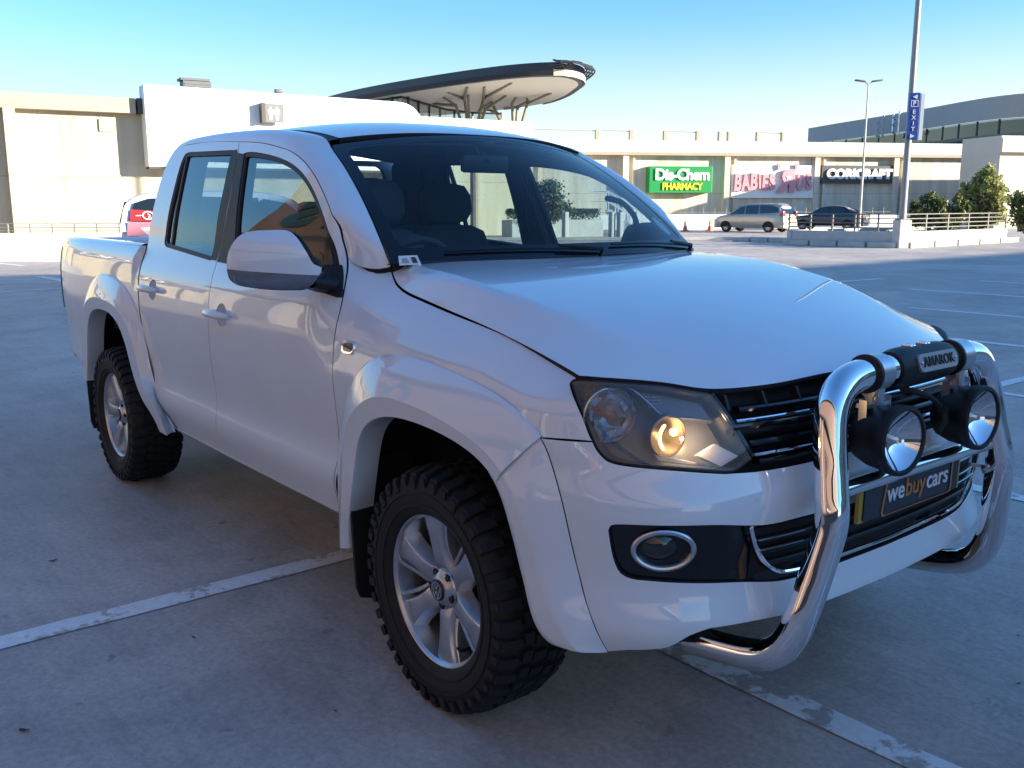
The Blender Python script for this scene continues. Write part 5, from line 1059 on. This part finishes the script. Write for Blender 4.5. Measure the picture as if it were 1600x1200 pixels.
# headlamps
lo=loop(P_('lampsideF'),P_('lamptop')[::-1],P_('lampedge')[::-1],P_('lampin')[::-1],P_('lampbot')[::-1])
for sd in(1,-1):
    hl=panel('headlight',FASC,lo,M_BLK,T,sd,holes=[inset(lo,.010)],off=-.002,gap=.002,thick=.085,step=.03)
    panel('lens',FASC,inset(lo,.006),M_LENS,hl,sd,off=.0015,gap=0,edge=False,step=.03)
    panel('housing',FASC,lo,mat('lamp_housing',(.15,.16,.18),.30),hl,sd,off=-.085,gap=-.004,edge=False,step=.04)
    F1=lambda k,o:(lambda s,z:FASC(np.array(s),np.array(z))+nrm(FASC,np.array(s),np.array(z))*o)(*D[k][0])
    for key,r,dep,o in(('refl1',.066,.045,-.042),('refl2',.050,.045,-.030)):
        c=F1(key,o);ax=Vector((.93,-.36 if key=='refl1' else -.2,.02)).normalized();xx=ax.cross(Vector((0,0,1))).normalized();M=frame(xx,ax.cross(xx)*-1,ax,c)
        b=MB();b.lathe([(r*1.07,-.02),(r*1.07,.004),(r*1.02,.006),(r,0)]+[(r*k,-dep*(1-k*k)) for k in(.9,.75,.6,.45,.3,.15,.02)],40,M)
        if sd<0:b=b.mir()
        tp('reflector',b,mat('lamp_reflector',(.85,.87,.9),.28,metal=1,noise=(38,.35,2)) if key=='refl1' else mat('lamp_projector',(.22,.22,.23),.35,metal=1),hl)
        if key=='refl1':
            b=MB()
            for q in range(7):
                a=q*.9;b.box(M@Vector((.045*math.cos(a),.045*math.sin(a),-.018)),(.008,.026,.020),rot=(M.to_3x3()@Matrix.Rotation(a,3,'Z')))
            if sd<0:b=b.mir()
            tp('facet',b,mat('lamp_facet',(.75,.78,.85),.08,metal=1),hl)
            b=MB().lathe([(.012,-.03),(.012,.0),(.006,.008),(.001,.009)],16,M);b=b.mir() if sd<0 else b
            tp('bulb',b,mat('amber_bulb',(.45,.10,.03),.25),hl)
            b=MB().lathe([(r*.99,.001),(r*.9,.010),(r*.7,.018),(r*.4,.024),(.001,.026)],40,M);b=b.mir() if sd<0 else b
            tp('inner_lens',b,glass('inner_lens',(.80,.84,.88),1.0,1.45,.05),hl)
        else:
            b=MB().lathe([(r*.94,.0),(r*.90,.010),(r*.72,.024),(r*.45,.034),(.001,.038)],40,M);b=b.mir() if sd<0 else b
            tp('inner_lens',b,glass('warm_lens',(1,.86,.62),1.2,1.5),hl,smooth=80)
            b=MB();b.lathe([(.001,-.012),(.007,-.010),(.010,-.002),(.007,.006),(.001,.009)],16,M@Matrix.Translation((-.024,.006,-.004)));b=b.mir() if sd<0 else b
            tp('bulb',b,mat('lit_bulb',(1,.8,.5),.3,emit=(1,.60,.24),es=6),hl)
            b=MB();b.tube([M@Vector((.030*math.cos(t),.036*math.sin(t),.012)) for t in np.linspace(-1.05,1.1,16)],[.0015]+[.0042]*14+[.0015],8);b=b.mir() if sd<0 else b
            tp('light_guide',b,mat('lit_guide',(1,.8,.5),.3,emit=(1,.62,.26),es=2.0),hl)
            lt=bpy.data.lights.new('lamp_glow','POINT');lt.energy=.30;lt.color=(1,.62,.28);lt.shadow_soft_size=.012
            lo_=bpy.data.objects.new('lamp_glow',lt);link(lo_,hl);p_=M@Vector((-.058,-.012,.040));lo_.location=(p_.x,sd*p_.y,p_.z)
    q=crv(D['brow'],.015);G=[]
    for i,(a,b) in enumerate(q):
        t=i/(len(q)-1);w_=.012*min(1,t*6)*(1-t)**1.2+.003;n=nrm(FASC,np.array(a),np.array(b));p=FASC(np.array(a),np.array(b))
        G.append([p-n*.014,p-n*.016+np.array([0,0,w_*.5]),p-n*.028+np.array([0,0,w_]),p-n*.05+np.array([0,0,w_])])
    grid_obj('chrome_brow',np.array(G),mat('lamp_chrome',(.62,.66,.72),.15,metal=1),hl,sd,thick=0)
    # dark upper compartment above the brow and the white wedge below
    q2=loop(D['brow'][1:],[D['brow'][-1],(-.66,1.02)],[(-.66,1.02),(-.80,1.044),(-.93,1.053)],[(-.93,1.053),D['brow'][1]])
    panel('indicator_cover',FASC,q2,mat('indicator_grey',(.12,.135,.165),.16,coat=1),hl,sd,off=-.034,gap=.003,step=.03,edge=False)
    b=MB()
    for i in range(5):
        for j in range(4):
            if i+j<7:
                s_,z_=-.862+i*.011+j*.004,1.036-j*.008;p=FASC(np.array(s_),np.array(z_))+nrm(FASC,np.array(s_),np.array(z_))*-.030;b.box((p[0],sd*p[1],p[2]),(.004,.006,.004))
    tp('indicator_prism',b,mat('prism',(.5,.53,.58),.15,metal=.5),hl)
    for key,c in(('wedge',(.62,.60,.58)),('strip',(.34,.34,.36))):
        panel('marker_wedge' if key=='wedge' else 'lower_strip',FASC,loop(*[[D[key][i],D[key][(i+1)%4]] for i in range(4)]),mat('lamp_'+key,c,.3),hl,sd,off=-.020 if key=='wedge' else -.03,gap=.001,step=.03,thick=.02)
# number plate
PLM=frame((0,1,0),(.02,0,1),(1,0,-.02),(.945,.0,.735))
pb=MB();pb.prism([(x,y) for x,y in((-.262,-.058),(.262,-.058),(.262,.058),(-.262,.058))],-.012,-.001,PLM);nb=tp('number_plate',pb,mat('plate_backing',(.42,.29,.05),.45))
pb=MB();r_=[];
for cx,cy,a0 in((.236,.046,0),(-.236,.046,90),(-.236,-.046,180),(.236,-.046,270)):r_+=[(cx+.009*math.cos(math.radians(a0+t)),cy+.009*math.sin(math.radians(a0+t))) for t in(0,30,60,90)]
pb.prism(r_,-.001,.004,PLM);tp('board',pb,mat('plate_board',(.020,.023,.035),.4),nb)
OR=mat('plate_orange',(.42,.17,.06),.5);WH=mat('plate_white',(.62,.62,.66),.5)
def logo(M,w,par,orange,white,d=.0012,reg=None):
    """dark board wording: white and orange lower-case letters with an orange outline"""
    sz=.078*w/.32;b1=text_mb('we',sz,d,M,.012,align='LEFT');b2=text_mb('buy',sz,d,M,.012,align='LEFT');b3=text_mb('cars',sz,d,M,.012,align='LEFT')
    g=sz*.06;tot=b1.w[1]+b2.w[1]+b3.w[1]+2*g;x=-tot/2
    for t,bb,m in(('we',b1,white),('buy',b2,orange),('cars',b3,white)):
        tp('lettering',text_mb(t,sz,d,M@Matrix.Translation((x,0,d)),.012,align='LEFT'),m,par,smooth=0);x+=bb.w[1]+g
    h=sz*.78;wd=tot/2+sz*.35;pth=[]
    for cx,cy,a0,kk in((wd,h,0,1),(-wd+sz*.25,h,90,1),(-wd,-h,180,1),(wd,-h,270,1)):
        pth+=[M@Vector((cx+sz*.18*(math.cos(math.radians(a0+t))-(1 if a0 in(0,270) else -1)),cy+sz*.18*(math.sin(math.radians(a0+t))-(1 if a0<180 else -1)),d*.8)) for t in np.linspace(0,90,7)]
    b=MB();n=len(pth);c=sum(pth,Vector())/n;nz=(M.to_3x3()@Vector((0,0,1))).normalized();inn=[p+(c-p).normalized()*sz*.11 for p in pth]
    up=nz*d
    b.add([p+up for p in pth]+[p+up for p in inn]+pth,[(i,(i+1)%n,n+(i+1)%n,n+i) for i in range(n)]+[(i,2*n+i,2*n+(i+1)%n,(i+1)%n) for i in range(n)])
    tp('border',b,orange,par,smooth=0)
logo(PLM@Matrix.Translation((.02,.0,.0045)),.30,nb,OR,WH)
# ---------------------------------------------------------------- bull bar
BAR=[(.515,.62,.318),(.515,.76,.338),(.515,.82,.350),(.514,.868,.368),(.511,.905,.398),(.505,.932,.443),(.496,.949,.5),(.480,.959,.56),(.464,.967,.62),(.450,.975,.68),(.442,.979,.72),(.437,.977,.76),(.430,.968,.80),(.421,.957,.85),(.414,.947,.90),(.404,.937,.95),(.389,.930,.998),(.368,.927,1.03),(.335,.925,1.052),(.29,.924,1.063),(.22,.924,1.066),(.11,.924,1.066)]
cb=crv([(x,-y,z) for y,x,z in BAR],.02);full=np.vstack([cb,[(.924,0,1.066)],cb[::-1]*[1,-1,1]])
bb=tp('bull_bar',MB().tube(full,.0405,28),M_CHR,smooth=80)
cr=crv([(.955,-.435,.79),(.960,-.3,.794),(.963,0,.796),(.960,.3,.794),(.955,.435,.79)],.03);tp('cross_bar',MB().tube(cr,.021,16),M_CHR,bb,smooth=80)
w=MB();w.tube([(.924,y,1.066) for y in np.linspace(-.135,.150,9)],[.046,.052,.053,.053,.053,.053,.053,.052,.046],24);tp('bar_pad',w,M_BLK,bb,smooth=50)
for y in(-.03,.045):tp('pad_cutout',MB().box((.918,y,1.1185),(.030,.026,.006),bev=.003),M_CHR,bb)
PM=frame((0,1,0),(-.30,0,.954),(.954,0,.30),(.924+.050,.02,1.066+.014))
def rrect(w,h,r,n=5):
    o=[]
    for cx,cy,a0 in((w/2-r,h/2-r,0),(-w/2+r,h/2-r,90),(-w/2+r,-h/2+r,180),(w/2-r,-h/2+r,270)):o+=[(cx+r*math.cos(math.radians(a0+t)),cy+r*math.sin(math.radians(a0+t))) for t in np.linspace(0,90,n)]
    return o
pl_=tp('name_plate',MB().prism(rrect(.200,.048,.020),-.012,.005,PM),mat('plate_silver',(.30,.32,.36),.38,metal=.6))
tp('lettering',text_mb('AMAROK',.038,.0015,PM@Matrix.Translation((0,0,.006)),.006,1.03,sx=.97),M_BLK,pl_,smooth=0)
for y in(-.087,.087):tp('screw',MB().lathe([(.004,0),(.004,.003),(.001,.004)],10,PM@Matrix.Translation((y,0,.005))),M_STEEL,pl_)
for y in(-.205,.215):
    w=MB();w.tube([(.924,y-.030,1.066),(.924,y+.030,1.066)],.0475,24);w.box((.935,y+.005,.995),(.03,.030,.075),bev=.004);w.tube([(.924,y-.018,1.02),(.924,y+.018,1.02)],.02,12)
    tp('clamp',w,M_STEEL,bb);tp('clamp_ring',MB().tube([(.924,y-.040,1.066),(.924,y-.030,1.066)],.050,24),M_BLK,bb)
    w=MB();w.box((.935,y-.055,.965),(.022,.004,.075));w.box((.935,y+.055,.965),(.022,.004,.075));w.box((.930,y,.985),(.03,.11,.010));w.box((.925,y,1.01),(.02,.03,.05));tp('lamp_bracket',w,M_STEEL,bb)
    ax=Vector((.985,-.10 if y<0 else -.06,.02)).normalized();xx=ax.cross(Vector((0,0,1))).normalized();M=frame(xx,-ax.cross(xx),ax,(1.015,y-.005 if y<0 else y-.01,.905))
    dl=tp('driving_light',MB().lathe([(.001,-.125),(.045,-.122),(.068,-.105),(.080,-.07),(.084,-.03),(.089,-.022),(.091,.0),(.089,.010),(.080,.012),(.076,.006)],48,M),M_BLK,smooth=40)
    tp('reflector',MB().lathe([(.078,.004)]+[(.078*k,.004-.045*(1-k*k)) for k in(.92,.8,.65,.5,.35,.2,.1,.02)],48,M),M_CHR,dl,smooth=80)
    tp('bulb',MB().lathe([(.010,-.06),(.010,-.01),(.007,-.002),(.001,.0)],16,M),mat('bulb_glass',(.6,.6,.62),.1,metal=.6),dl)
    tp('lens',MB().lathe([(.0775,.006),(.05,.014),(.02,.017),(.001,.018)],48,M),glass('spot_glass',(.9,.92,.93),1.2,1.5),dl,smooth=80)
w=MB();w.tube(crv([(.90,-.02,1.0),(.93,.02,.985),(.945,.07,.965),(.955,.12,.925),(.95,.16,.915)],.02),.008,8);w.tube(crv([(.955,.115,.93),(.965,.105,.90),(.955,.095,.875)],.02),[.012,.013,.010,.008][:len(crv([(.955,.115,.93),(.965,.105,.90),(.955,.095,.875)],.02))] if 0 else .011,8);w.tube([(.955,.10,.935),(.955,.17,.905)],.012,8)
tp('wiring',w,M_RUB,bb)
w=MB();w.tube([(.90,.43,.705),(.955,.445,.712),(.965,.44,.712)],.006,8);w.tube([(.95,.40,.712),(.97,.47,.712)],.010,8);w.tube([(.975,.35,.715),(.965,.465,.712)],.007,8);tp('fixing_bolt',w,M_STEEL,bb)
for sd in(-1,1):tp('bar_mount',MB().box((.60,sd*.53,.37),(.16,.035,.12),bev=.006).box((.50,sd*.53,.43),(.2,.05,.08)),M_DARK,bb)
# ---------------------------------------------------------------- mirrors
ez=np.array([0,0,1.]);me1=np.array([-.2,-.25,0])/math.hypot(.2,.25);mn=np.array([.78,-.625,0]);mo=np.array([-.64,-.92,1.25])
mall=loop(D['mirU'][:-1]+[D['mirU'][-1]],D['mirL']);mc=np.array([.18,.055])
def MIRR(u,v):
    u=np.asarray(u,float);v=np.asarray(v,float)
    q=np.stack([(u-.165)/.162,(v-.05)/.100],-1);r=np.clip((np.abs(q[...,0])**2.6+np.abs(q[...,1])**2.6)**(1/2.6),0,1.25)
    d=.095*np.sqrt(np.clip(1-(r/1.27)**2.6,0,1))-.03
    return mo+u[...,None]*me1+v[...,None]*ez+d[...,None]*mn
split=.0325
for sd in(1,-1):
    mu=loop(D['mirU'],[D['mirU'][-1],D['mirU'][0]]);ml=loop(D['mirL'],[D['mirL'][-1],D['mirL'][0]])
    wm=panel('wing_mirror',MIRR,mu,M_W,T,sd,step=.014,gap=.0005,thick=.07)
    panel('lower_cover',MIRR,ml,mat('dark_reflection_chrome',(.34,.35,.38),.05,metal=1),wm,sd,step=.012,gap=.0005,thick=.05)  # lower chrome darkened to stand in for a dark reflection
    bk=[mo+a*me1*1+b*ez-mn*.045 for a,b in inset(mall,.006)];tp('mirror_glass',MB().quad(*[(p[0],sd*p[1],p[2]) for p in bk]),M_CHR,wm,smooth=0)
    w=MB();G=[]
    for t,(c,hh,ww) in zip(range(5),(((-.690,-.955,1.240),.024,.038),((-.690,-.930,1.233),.026,.038),((-.688,-.905,1.228),.030,.038),((-.688,-.885,1.224),.034,.040),((-.688,-.85,1.224),.036,.042))):
        a=np.linspace(0,2*np.pi,20,endpoint=False);G.append(np.stack([c[0]+ww*np.cos(a),np.full(20,sd*c[1]),c[2]+hh*np.sin(a)],-1))
    w.grid(np.array(G),cv=True);tp('mirror_arm',w,M_BLK,wm)
    if sd<0:
        for ch in [wm]+list(wm.children):
            for v in ch.data.vertices:
                a=math.radians(52);dx,dy=v.co.x+.66,v.co.y-.93;v.co.x=-.76+dx*math.cos(a)-dy*math.sin(a);v.co.y=.90+(dx*math.sin(a)+dy*math.cos(a))*.9
    panel('mirror_base',SIDE,loop(*[[sail[i],sail[(i+1)%len(sail)]] for i in range(len(sail))]),M_BLK,wm,sd,off=.010,gap=0,step=.03,thick=.02)
# ---------------------------------------------------------------- wheels: local axis +Z points outboard
ZR=.365;RT=.372
def make_wheel():
    w=bpy.data.objects.new('wheel',None);link(w,T)
    tb=MB();pr=[(.226,.104),(.232,.112),(.252,.124),(.285,.132),(.318,.130),(.338,.122),(.350,.108),(.356,.085),(.358,.0),(.356,-.085),(.350,-.108),(.338,-.122),(.318,-.130),(.285,-.132),(.252,-.124),(.232,-.112),(.226,-.104)]
    tb.lathe(pr,96)
    def lug(a0,a1,z0,z1,r0,r1,ra=None):
        vs=[]
        for r in(r0,r1):
            s=.0 if r==r0 else .08
            for a,z in((a0+(a1-a0)*s,z0),(a1-(a1-a0)*s,z0),(a1-(a1-a0)*s,z1),(a0+(a1-a0)*s,z1)):
                rr=r if ra is None or z!=z1 or r==r0 else ra
                vs.append((rr*math.cos(a),rr*math.sin(a),z))
        tb.add(vs,[(4,5,6,7),(0,1,5,4),(1,2,6,5),(2,3,7,6),(3,0,4,7)])
    n=40
    for k in range(n):
        a=2*math.pi*k/n;d=2*math.pi/n
        for s in(1,-1):
            o=0 if s>0 else d*.5;big=k%2
            lug(a+o,a+o+d*.62,s*(.070 if big else .078),s*.128,.335,RT,.356)
            lug(a+o+d*.06,a+o+d*.56,s*.118,s*.1345,.312 if big else .322,.352,.345)
            lug(a+o+d*.2,a+o+d*.86,s*.030,s*.064,.345,RT)
        lug(a,a+d*.60,-.022,.022,.345,RT)
    for r,h in((.262,.1275),(.300,.1325)):tb.lathe([(r-.004,h),(r-.003,h+.0022),(r+.003,h+.0022),(r+.004,h)],96)
    tb.build('tyre',M_RUB,w,smooth=40)
    rb=MB();rb.lathe([(.216,.070),(.219,.098),(.226,.107),(.233,.110),(.236,.107),(.235,.100),(.226,.098)],80)
    rb.lathe([(.219,.098),(.214,.060),(.205,.03),(.200,-.05),(.205,-.11)],80)
    y0=lambda r:.094-.020*((.225-r)/.18)**2+(-.004 if r<.07 else 0)
    for k in range(6):
        a=math.radians(90+8+60*k);s=1 if k%2 else -1;ca,sa=math.cos(a),math.sin(a)
        rows=[]
        for r in np.linspace(.045,.221,12):
            t=(r-.045)/.176;hw=.030-.008*math.sin(math.pi*min(1,t*1.1))+.012*t**2+.006*(1-t)**3
            top=y0(r);sec=[(-hw-.016,top-.045),(-hw-.004,top-.010),(-hw+.001,top-.002),(-hw+.006,top),(hw-.006,top),(hw-.001,top-.002),(hw+.004,top-.010),(hw+.016,top-.045)]
            rows.append([(r*ca-v*sa,r*sa+v*ca,h) for v,h in sec])
        rb.grid(np.array(rows))
        rows=[]
        for r in np.linspace(.085,.219,10):
            t=(r-.085)/.134;hw=.030-.008*math.sin(math.pi*min(1,(r-.045)/.176*1.1))+.012*((r-.045)/.176)**2;c=s*(hw+.019+.004*t);top=y0(r)-.004-.012*(1-t)**2
            rows.append([(r*ca-v*sa,r*sa+v*ca,h) for v,h in((c-.010,top-.04),(c-.006,top-.003),(c-.004,top),(c+.004,top),(c+.006,top-.003),(c+.010,top-.04))])
        rb.grid(np.array(rows))
    rb.lathe([(.066,.035),(.064,.068),(.058,.078),(.048,.084),(.040,.092),(.033,.0945)],48)
    rb.build('rim',M_ALU,w,smooth=22)
    nb=MB()
    for k in range(5):
        a=math.radians(90+36+72*k);M=Matrix.Translation((.050*math.cos(a),.050*math.sin(a),.0));nb.lathe([(.0105,.070),(.0105,.084),(.008,.0865),(.001,.087)],6,M)
    nb.build('wheel_nut',mat('dark_metal',(.06,.06,.07),.4,metal=.8),w)
    hb=MB()
    for k in range(5):
        a=math.radians(90+36+72*k);M=Matrix.Translation((.050*math.cos(a),.050*math.sin(a),.0));hb.lathe([(.0145,.0835),(.0143,.0805),(.001,.0800)],18,M)
    hb.build('nut_recess',M_DARK,w)
    cp=MB().lathe([(.033,.080),(.033,.098),(.030,.1015),(.0275,.1015),(.0265,.0998),(.001,.1000)],40).build('centre_cap',mat('cap_dark',(.03,.032,.038),.25,metal=.3),w)
    e=MB();e.lathe([(.0265,.1005),(.0265,.1022),(.0240,.1022),(.0240,.1005)],40)
    def st(p,q,wd=.0034):
        p,q=Vector(p),Vector(q);d=(q-p).normalized();n=Vector((-d.y,d.x,0))*wd/2;e.add([p-n,q-n,q+n,p+n]+[x+Vector((0,0,.0022)) for x in(p-n,q-n,q+n,p+n)],[(4,5,6,7),(0,1,5,4),(1,2,6,5),(2,3,7,6),(3,0,4,7)])
    z=.1003
    for s in(1,-1):
        st((s*.0105,.0215,z),(0,.0035,z));st((s*.0205,.0125,z),(s*.0090,-.0215,z));st((s*.0090,-.0215,z),(0,-.0015,z))
    e.build('emblem',M_CHR,w,smooth=0)
    bk=MB();bk.lathe([(.001,-.03),(.150,-.03),(.150,-.045),(.06,-.05)],48);bk.lathe([(.155,-.06),(.20,-.06)],48);bk.lathe([(.06,.02),(.075,-.02),(.075,-.03)],32);bk.build('brake_disc',mat('brake_iron',(.035,.035,.04),.55,metal=.6),w)
    ca=MB().box((-.10,.06,-.02),(.06,.12,.05),rz=.5,bev=.01).build('brake_caliper',M_DARK,w)
    vs=MB().tube([(.10,-.165,.03),(.098,-.160,.085),(.090,-.150,.092)],.005,8).build('valve',M_BLK,w)
    return w
w0=make_wheel()
def setw(o,x,sd,spin,steer=0):
    o.matrix_local=Matrix.Translation((x,sd*.833,ZR))@Matrix.Rotation(steer,4,'Z')@frame((1,0,0),(0,0,1),(0,-1,0),(0,0,0))@(Matrix.Rotation(math.pi,4,'Y') if sd>0 else Matrix())@Matrix.Rotation(spin,4,'Z')
def copy_sub(o,parent):
    c=o.copy();link(c,parent)
    for ch in list(o.children):copy_sub(ch,c)
    return c
setw(w0,0,-1,0)
for x,sd,sp in((-3.095,-1,.35),(0,1,.6),(-3.095,1,.2)):setw(copy_sub(w0,T),x,sd,sp)
# ---------------------------------------------------------------- arches, flaps, underside, bed
for sd in(1,-1):
    for hx,r,t0,t1,y0,y1 in((0,.60,.62,2.95,-.60,-.875),(-3.095,.665,.30,2.85,-.60,-.885)):
        w=MB();t=np.linspace(t0-.15,t1+.15,30);w.grid(np.stack([np.stack([hx+r*np.cos(t),np.full(30,sd*y),.365+r*1.0*np.sin(t)],-1) for y in(y0,y1)],1))
        w.add([(hx+r*math.cos(q),sd*y0,.365+r*math.sin(q)) for q in t]+[(hx,sd*y0,.3)],[tuple(range(31))]);tp('arch_liner',w,M_DARK)
    for x,zt,zb,y0,y1 in((-.475,.66,.185,-.955,-.70),(-3.56,.66,.20,-.965,-.70)):
        w=MB();pts=[(y0+.015,zt),(y0,zt-.12),(y0,zb+.05),(y0+.012,zb+.012),(y0+.05,zb),(y1,zb),(y1,zt)];n=len(pts)
        w.add([(x+.03*((zt-z)/.4),sd*y,z) for y,z in pts]+[(x-.012+.03*((zt-z)/.4),sd*y,z) for y,z in pts],[tuple(range(n)),tuple(range(n,2*n))[::-1]]+[(i,(i+1)%n,n+(i+1)%n,n+i) for i in range(n)]);tp('mud_flap',w,M_RUB,smooth=0)
w=MB();w.box((-1.55,0,.47),(1.7,1.66,.10));w.box((.22,0,.62),(.95,1.0,.34));w.box((-2.3,.0,.42),(4.0,.75,.12));w.box((-3.2,0,.70),(2.0,1.1,.12));w.tube([(-3.095,-.75,.36),(-3.095,.75,.36)],.05,12);w.tube([(0,-.75,.36),(0,.75,.36)],.04,12);w.tube([(-3.095,-.12,.34),(-3.095,.12,.34)],.15,16);w.box((.52,0,.44),(.4,1.0,.06));tp('chassis',w,M_DARK)
w=MB();w.box((-.10,0,.85),(.9,1.15,.26));w.box((-.66,0,.95),(.06,1.5,.6));tp('engine_bay',w,M_DARK)
bd=tp('cargo_bed',MB().box((-3.45,0,.80),(1.64,1.55,.03)).box((-2.655,0,1.03),(.03,1.62,.50)),M_W)
for sd in(1,-1):
    w=MB();xs=np.linspace(-4.26,-2.64,30);G=[]
    for x in xs:
        y=float(SIDEY(np.array(x),np.array(1.297)));G.append([(x,-sd*(y-.006),1.296),(x,-sd*(y-.022),1.305),(x,-sd*(y-.07),1.306),(x,-sd*(y-.085),1.298),(x,-sd*(y-.088),1.20),(x,-sd*(y-.10),.82)])
    w.grid(np.array(G));tp('bed_rail',w,M_W,bd)
w=MB()
for i,z in enumerate((.95,1.05,1.15,1.24)):
    for sd in(1,-1):w.box((-3.45,sd*.795,z),(1.58,.02,.035),bev=.008)
    w.box((-2.635-.04,0,z),(.02,1.5,.035),bev=.008)
tp('bed_rib',w,M_W,bd)
tg=tp('tailgate',MB().box((-4.285,0,.98),(.06,1.50,.62),bev=.02),M_W)
tp('bed_cap',MB().box((-2.66,0,1.312),(.05,1.66,.022),bev=.008),M_BLK,bd)
for sd in(1,-1):
    w=MB();G=[]
    for z in np.linspace(.86,1.24,14):
        k=math.sin(math.pi*(z-.84)/.42)**.4;y=float(SIDEY(np.array(-4.24),np.array(z)));G.append([(-4.20,-sd*(y+.012),z),(-4.26,-sd*(y-.002),z),(-4.315-.012*k,-sd*(y-.05),z),(-4.325-.014*k,-sd*(y-.12),z),(-4.31,-sd*(y-.16),z)])
    w.grid(np.array(G));tp('tail_light',w,M_RED)
w=MB();G=[]
for y in np.linspace(-.845,.845,25):
    k=1-abs(y/.845)**5;x=-4.33-.10*k;G.append([(x+.06,y,.745),(x,y*1.0,.735),(x-.008,y,.65),(x,y,.57),(x+.08,y,.54)])
w.grid(np.array(G));rbm=tp('rear_bumper',w,M_CHR)
w=MB()

for sd in(1,-1):tp('bumper_end',MB().box((-4.25,sd*.825,.645),(.18,.03,.15),bev=.012),M_RED,rbm)
# ---------------------------------------------------------------- cabin
w=MB();G=[]
for y in np.linspace(-.75,.75,21):
    h=.02*math.exp(-((y+.37)/.2)**2);p=WS(np.array(y/.77),np.array(.05));G.append([(p[0]-.01,y,p[2]-.03),(-.60,y,1.262+h*.5),(-.78,y,1.272+h*2.2),(-.88,y,1.25+h*1.5),(-.92,y,1.18),(-.90,y,.95)])
w.grid(np.array(G));tp('dashboard',w,M_INT)
sm_=frame((0,1,0),(.42,0,.9),(-.9,0,.42),(-.99,-.37,1.185));w=MB();w.tube([sm_@Vector((.19*math.cos(t),.19*math.sin(t),0)) for t in np.linspace(0,2*math.pi,40,endpoint=False)],.016,10,close=True)
for t in(0,math.pi,-math.pi/2):w.tube([sm_@Vector((.05*math.cos(t),.05*math.sin(t),-.01)),sm_@Vector((.18*math.cos(t),.18*math.sin(t),0))],.016,8)
w.lathe([(.001,.01),(.06,.005),(.065,-.04),(.03,-.12)],20,sm_);tp('steering_wheel',w,M_INT)
def seat(x,y):
    def bag(c,prof,hw,e=2.6):
        G=[]
        for t,(px,pz,hd,ww) in enumerate(prof):
            a=np.linspace(0,2*np.pi,20,endpoint=False);G.append(np.stack([c[0]+px+hd*np.sign(np.cos(a))*np.abs(np.cos(a))**(2/e),c[1]+ww*np.sign(np.sin(a))*np.abs(np.sin(a))**(2/e),np.full(20,pz)],-1))
        return MB().grid(np.array(G),cv=True)
    s=tp('seat',bag((x,y),[(0,.62,.02,.05),(.02,.72,.09,.24),(-.03,.95,.08,.27),(-.09,1.2,.075,.26),(-.13,1.36,.06,.22),(-.135,1.39,.03,.15),(-.135,1.395,.005,.02)],.2),M_INT,smooth=70)
    tp('headrest',bag((x-.13,y),[(0,1.40,.01,.03),(0,1.41,.045,.11),(0,1.46,.055,.145),(-.005,1.54,.05,.14),(-.01,1.585,.035,.11),(-.01,1.60,.006,.02)],.1),M_INT,s,smooth=70)
    tp('seat_cushion',bag((x+.25,y),[(0,.62,.27,.24),(0,.74,.27,.25),(0,.79,.25,.23),(0,.80,.1,.1)],.2),M_INT,s,smooth=70)
seat(-1.13,-.37);seat(-1.62,.34)
w=MB();w.box((-2.42,0,1.05),(.16,1.3,.66),bev=.05);w.box((-2.15,0,.78),(.5,1.3,.16),bev=.05)
for y in(-.42,0,.42):w.box((-2.45,y,1.44),(.09,.25,.14),bev=.035)
tp('rear_seat',w,M_INT,smooth=60)
w=MB();w.box((-.985,.0,1.655),(.03,.235,.072),bev=.012);w.tube([(-.97,0,1.66),(-1.02,0,1.72),(-1.04,0,1.755)],.014,8);w.box((-1.02,.02,1.735),(.09,.06,.03),bev=.01);tp('interior_mirror',w,M_BLK)
rw=loop([(-.54,1.40),(.54,1.40)],[(.54,1.40),(.565,1.43),(.53,1.69),(.50,1.71)],[(.50,1.71),(-.50,1.71)],[(-.50,1.71),(-.53,1.69),(-.565,1.43),(-.54,1.40)])
BK=lambda y,z:np.stack([-2.668+0*y-.012*(z-1.3),y,z],-1)
bw=panel('cab_back',BK,loop([(-.72,1.28),(.72,1.28)],[(.72,1.28),(.69,1.5),(.61,1.745)],[(.61,1.745),(-.61,1.745)],[(-.61,1.745),(-.69,1.5),(-.72,1.28)]),M_W,T,holes=[rw],step=.06)
panel('back_window',BK,rw,M_GL,bw,off=-.008,gap=-.005,edge=False,step=.1)
w=MB()
for x in(-.95,):pass
for sd in(1,-1):w.tube(crv([(-1.02,sd*.735,1.52),(-.93,sd*.745,1.50),(-.87,sd*.765,1.44),(-.86,sd*.785,1.38)],.02),.013,8)
tp('grab_handle',w,M_INT)
# banner on the workshop wall
bn=thing('banner','dark banner with white and orange lettering on the peach wall','banner',(2.6,-9.08,1.5),0)
MB().box((0,0,0),(4.6,.05,1.5)).build('panel',mat('banner_dark',(.02,.022,.03),.5),bn,smooth=0)
logo(Matrix.Translation((0,.03,0))@WF,2.9,bn,mat('banner_orange',(.62,.20,.05),.5),M_WHT,.006)
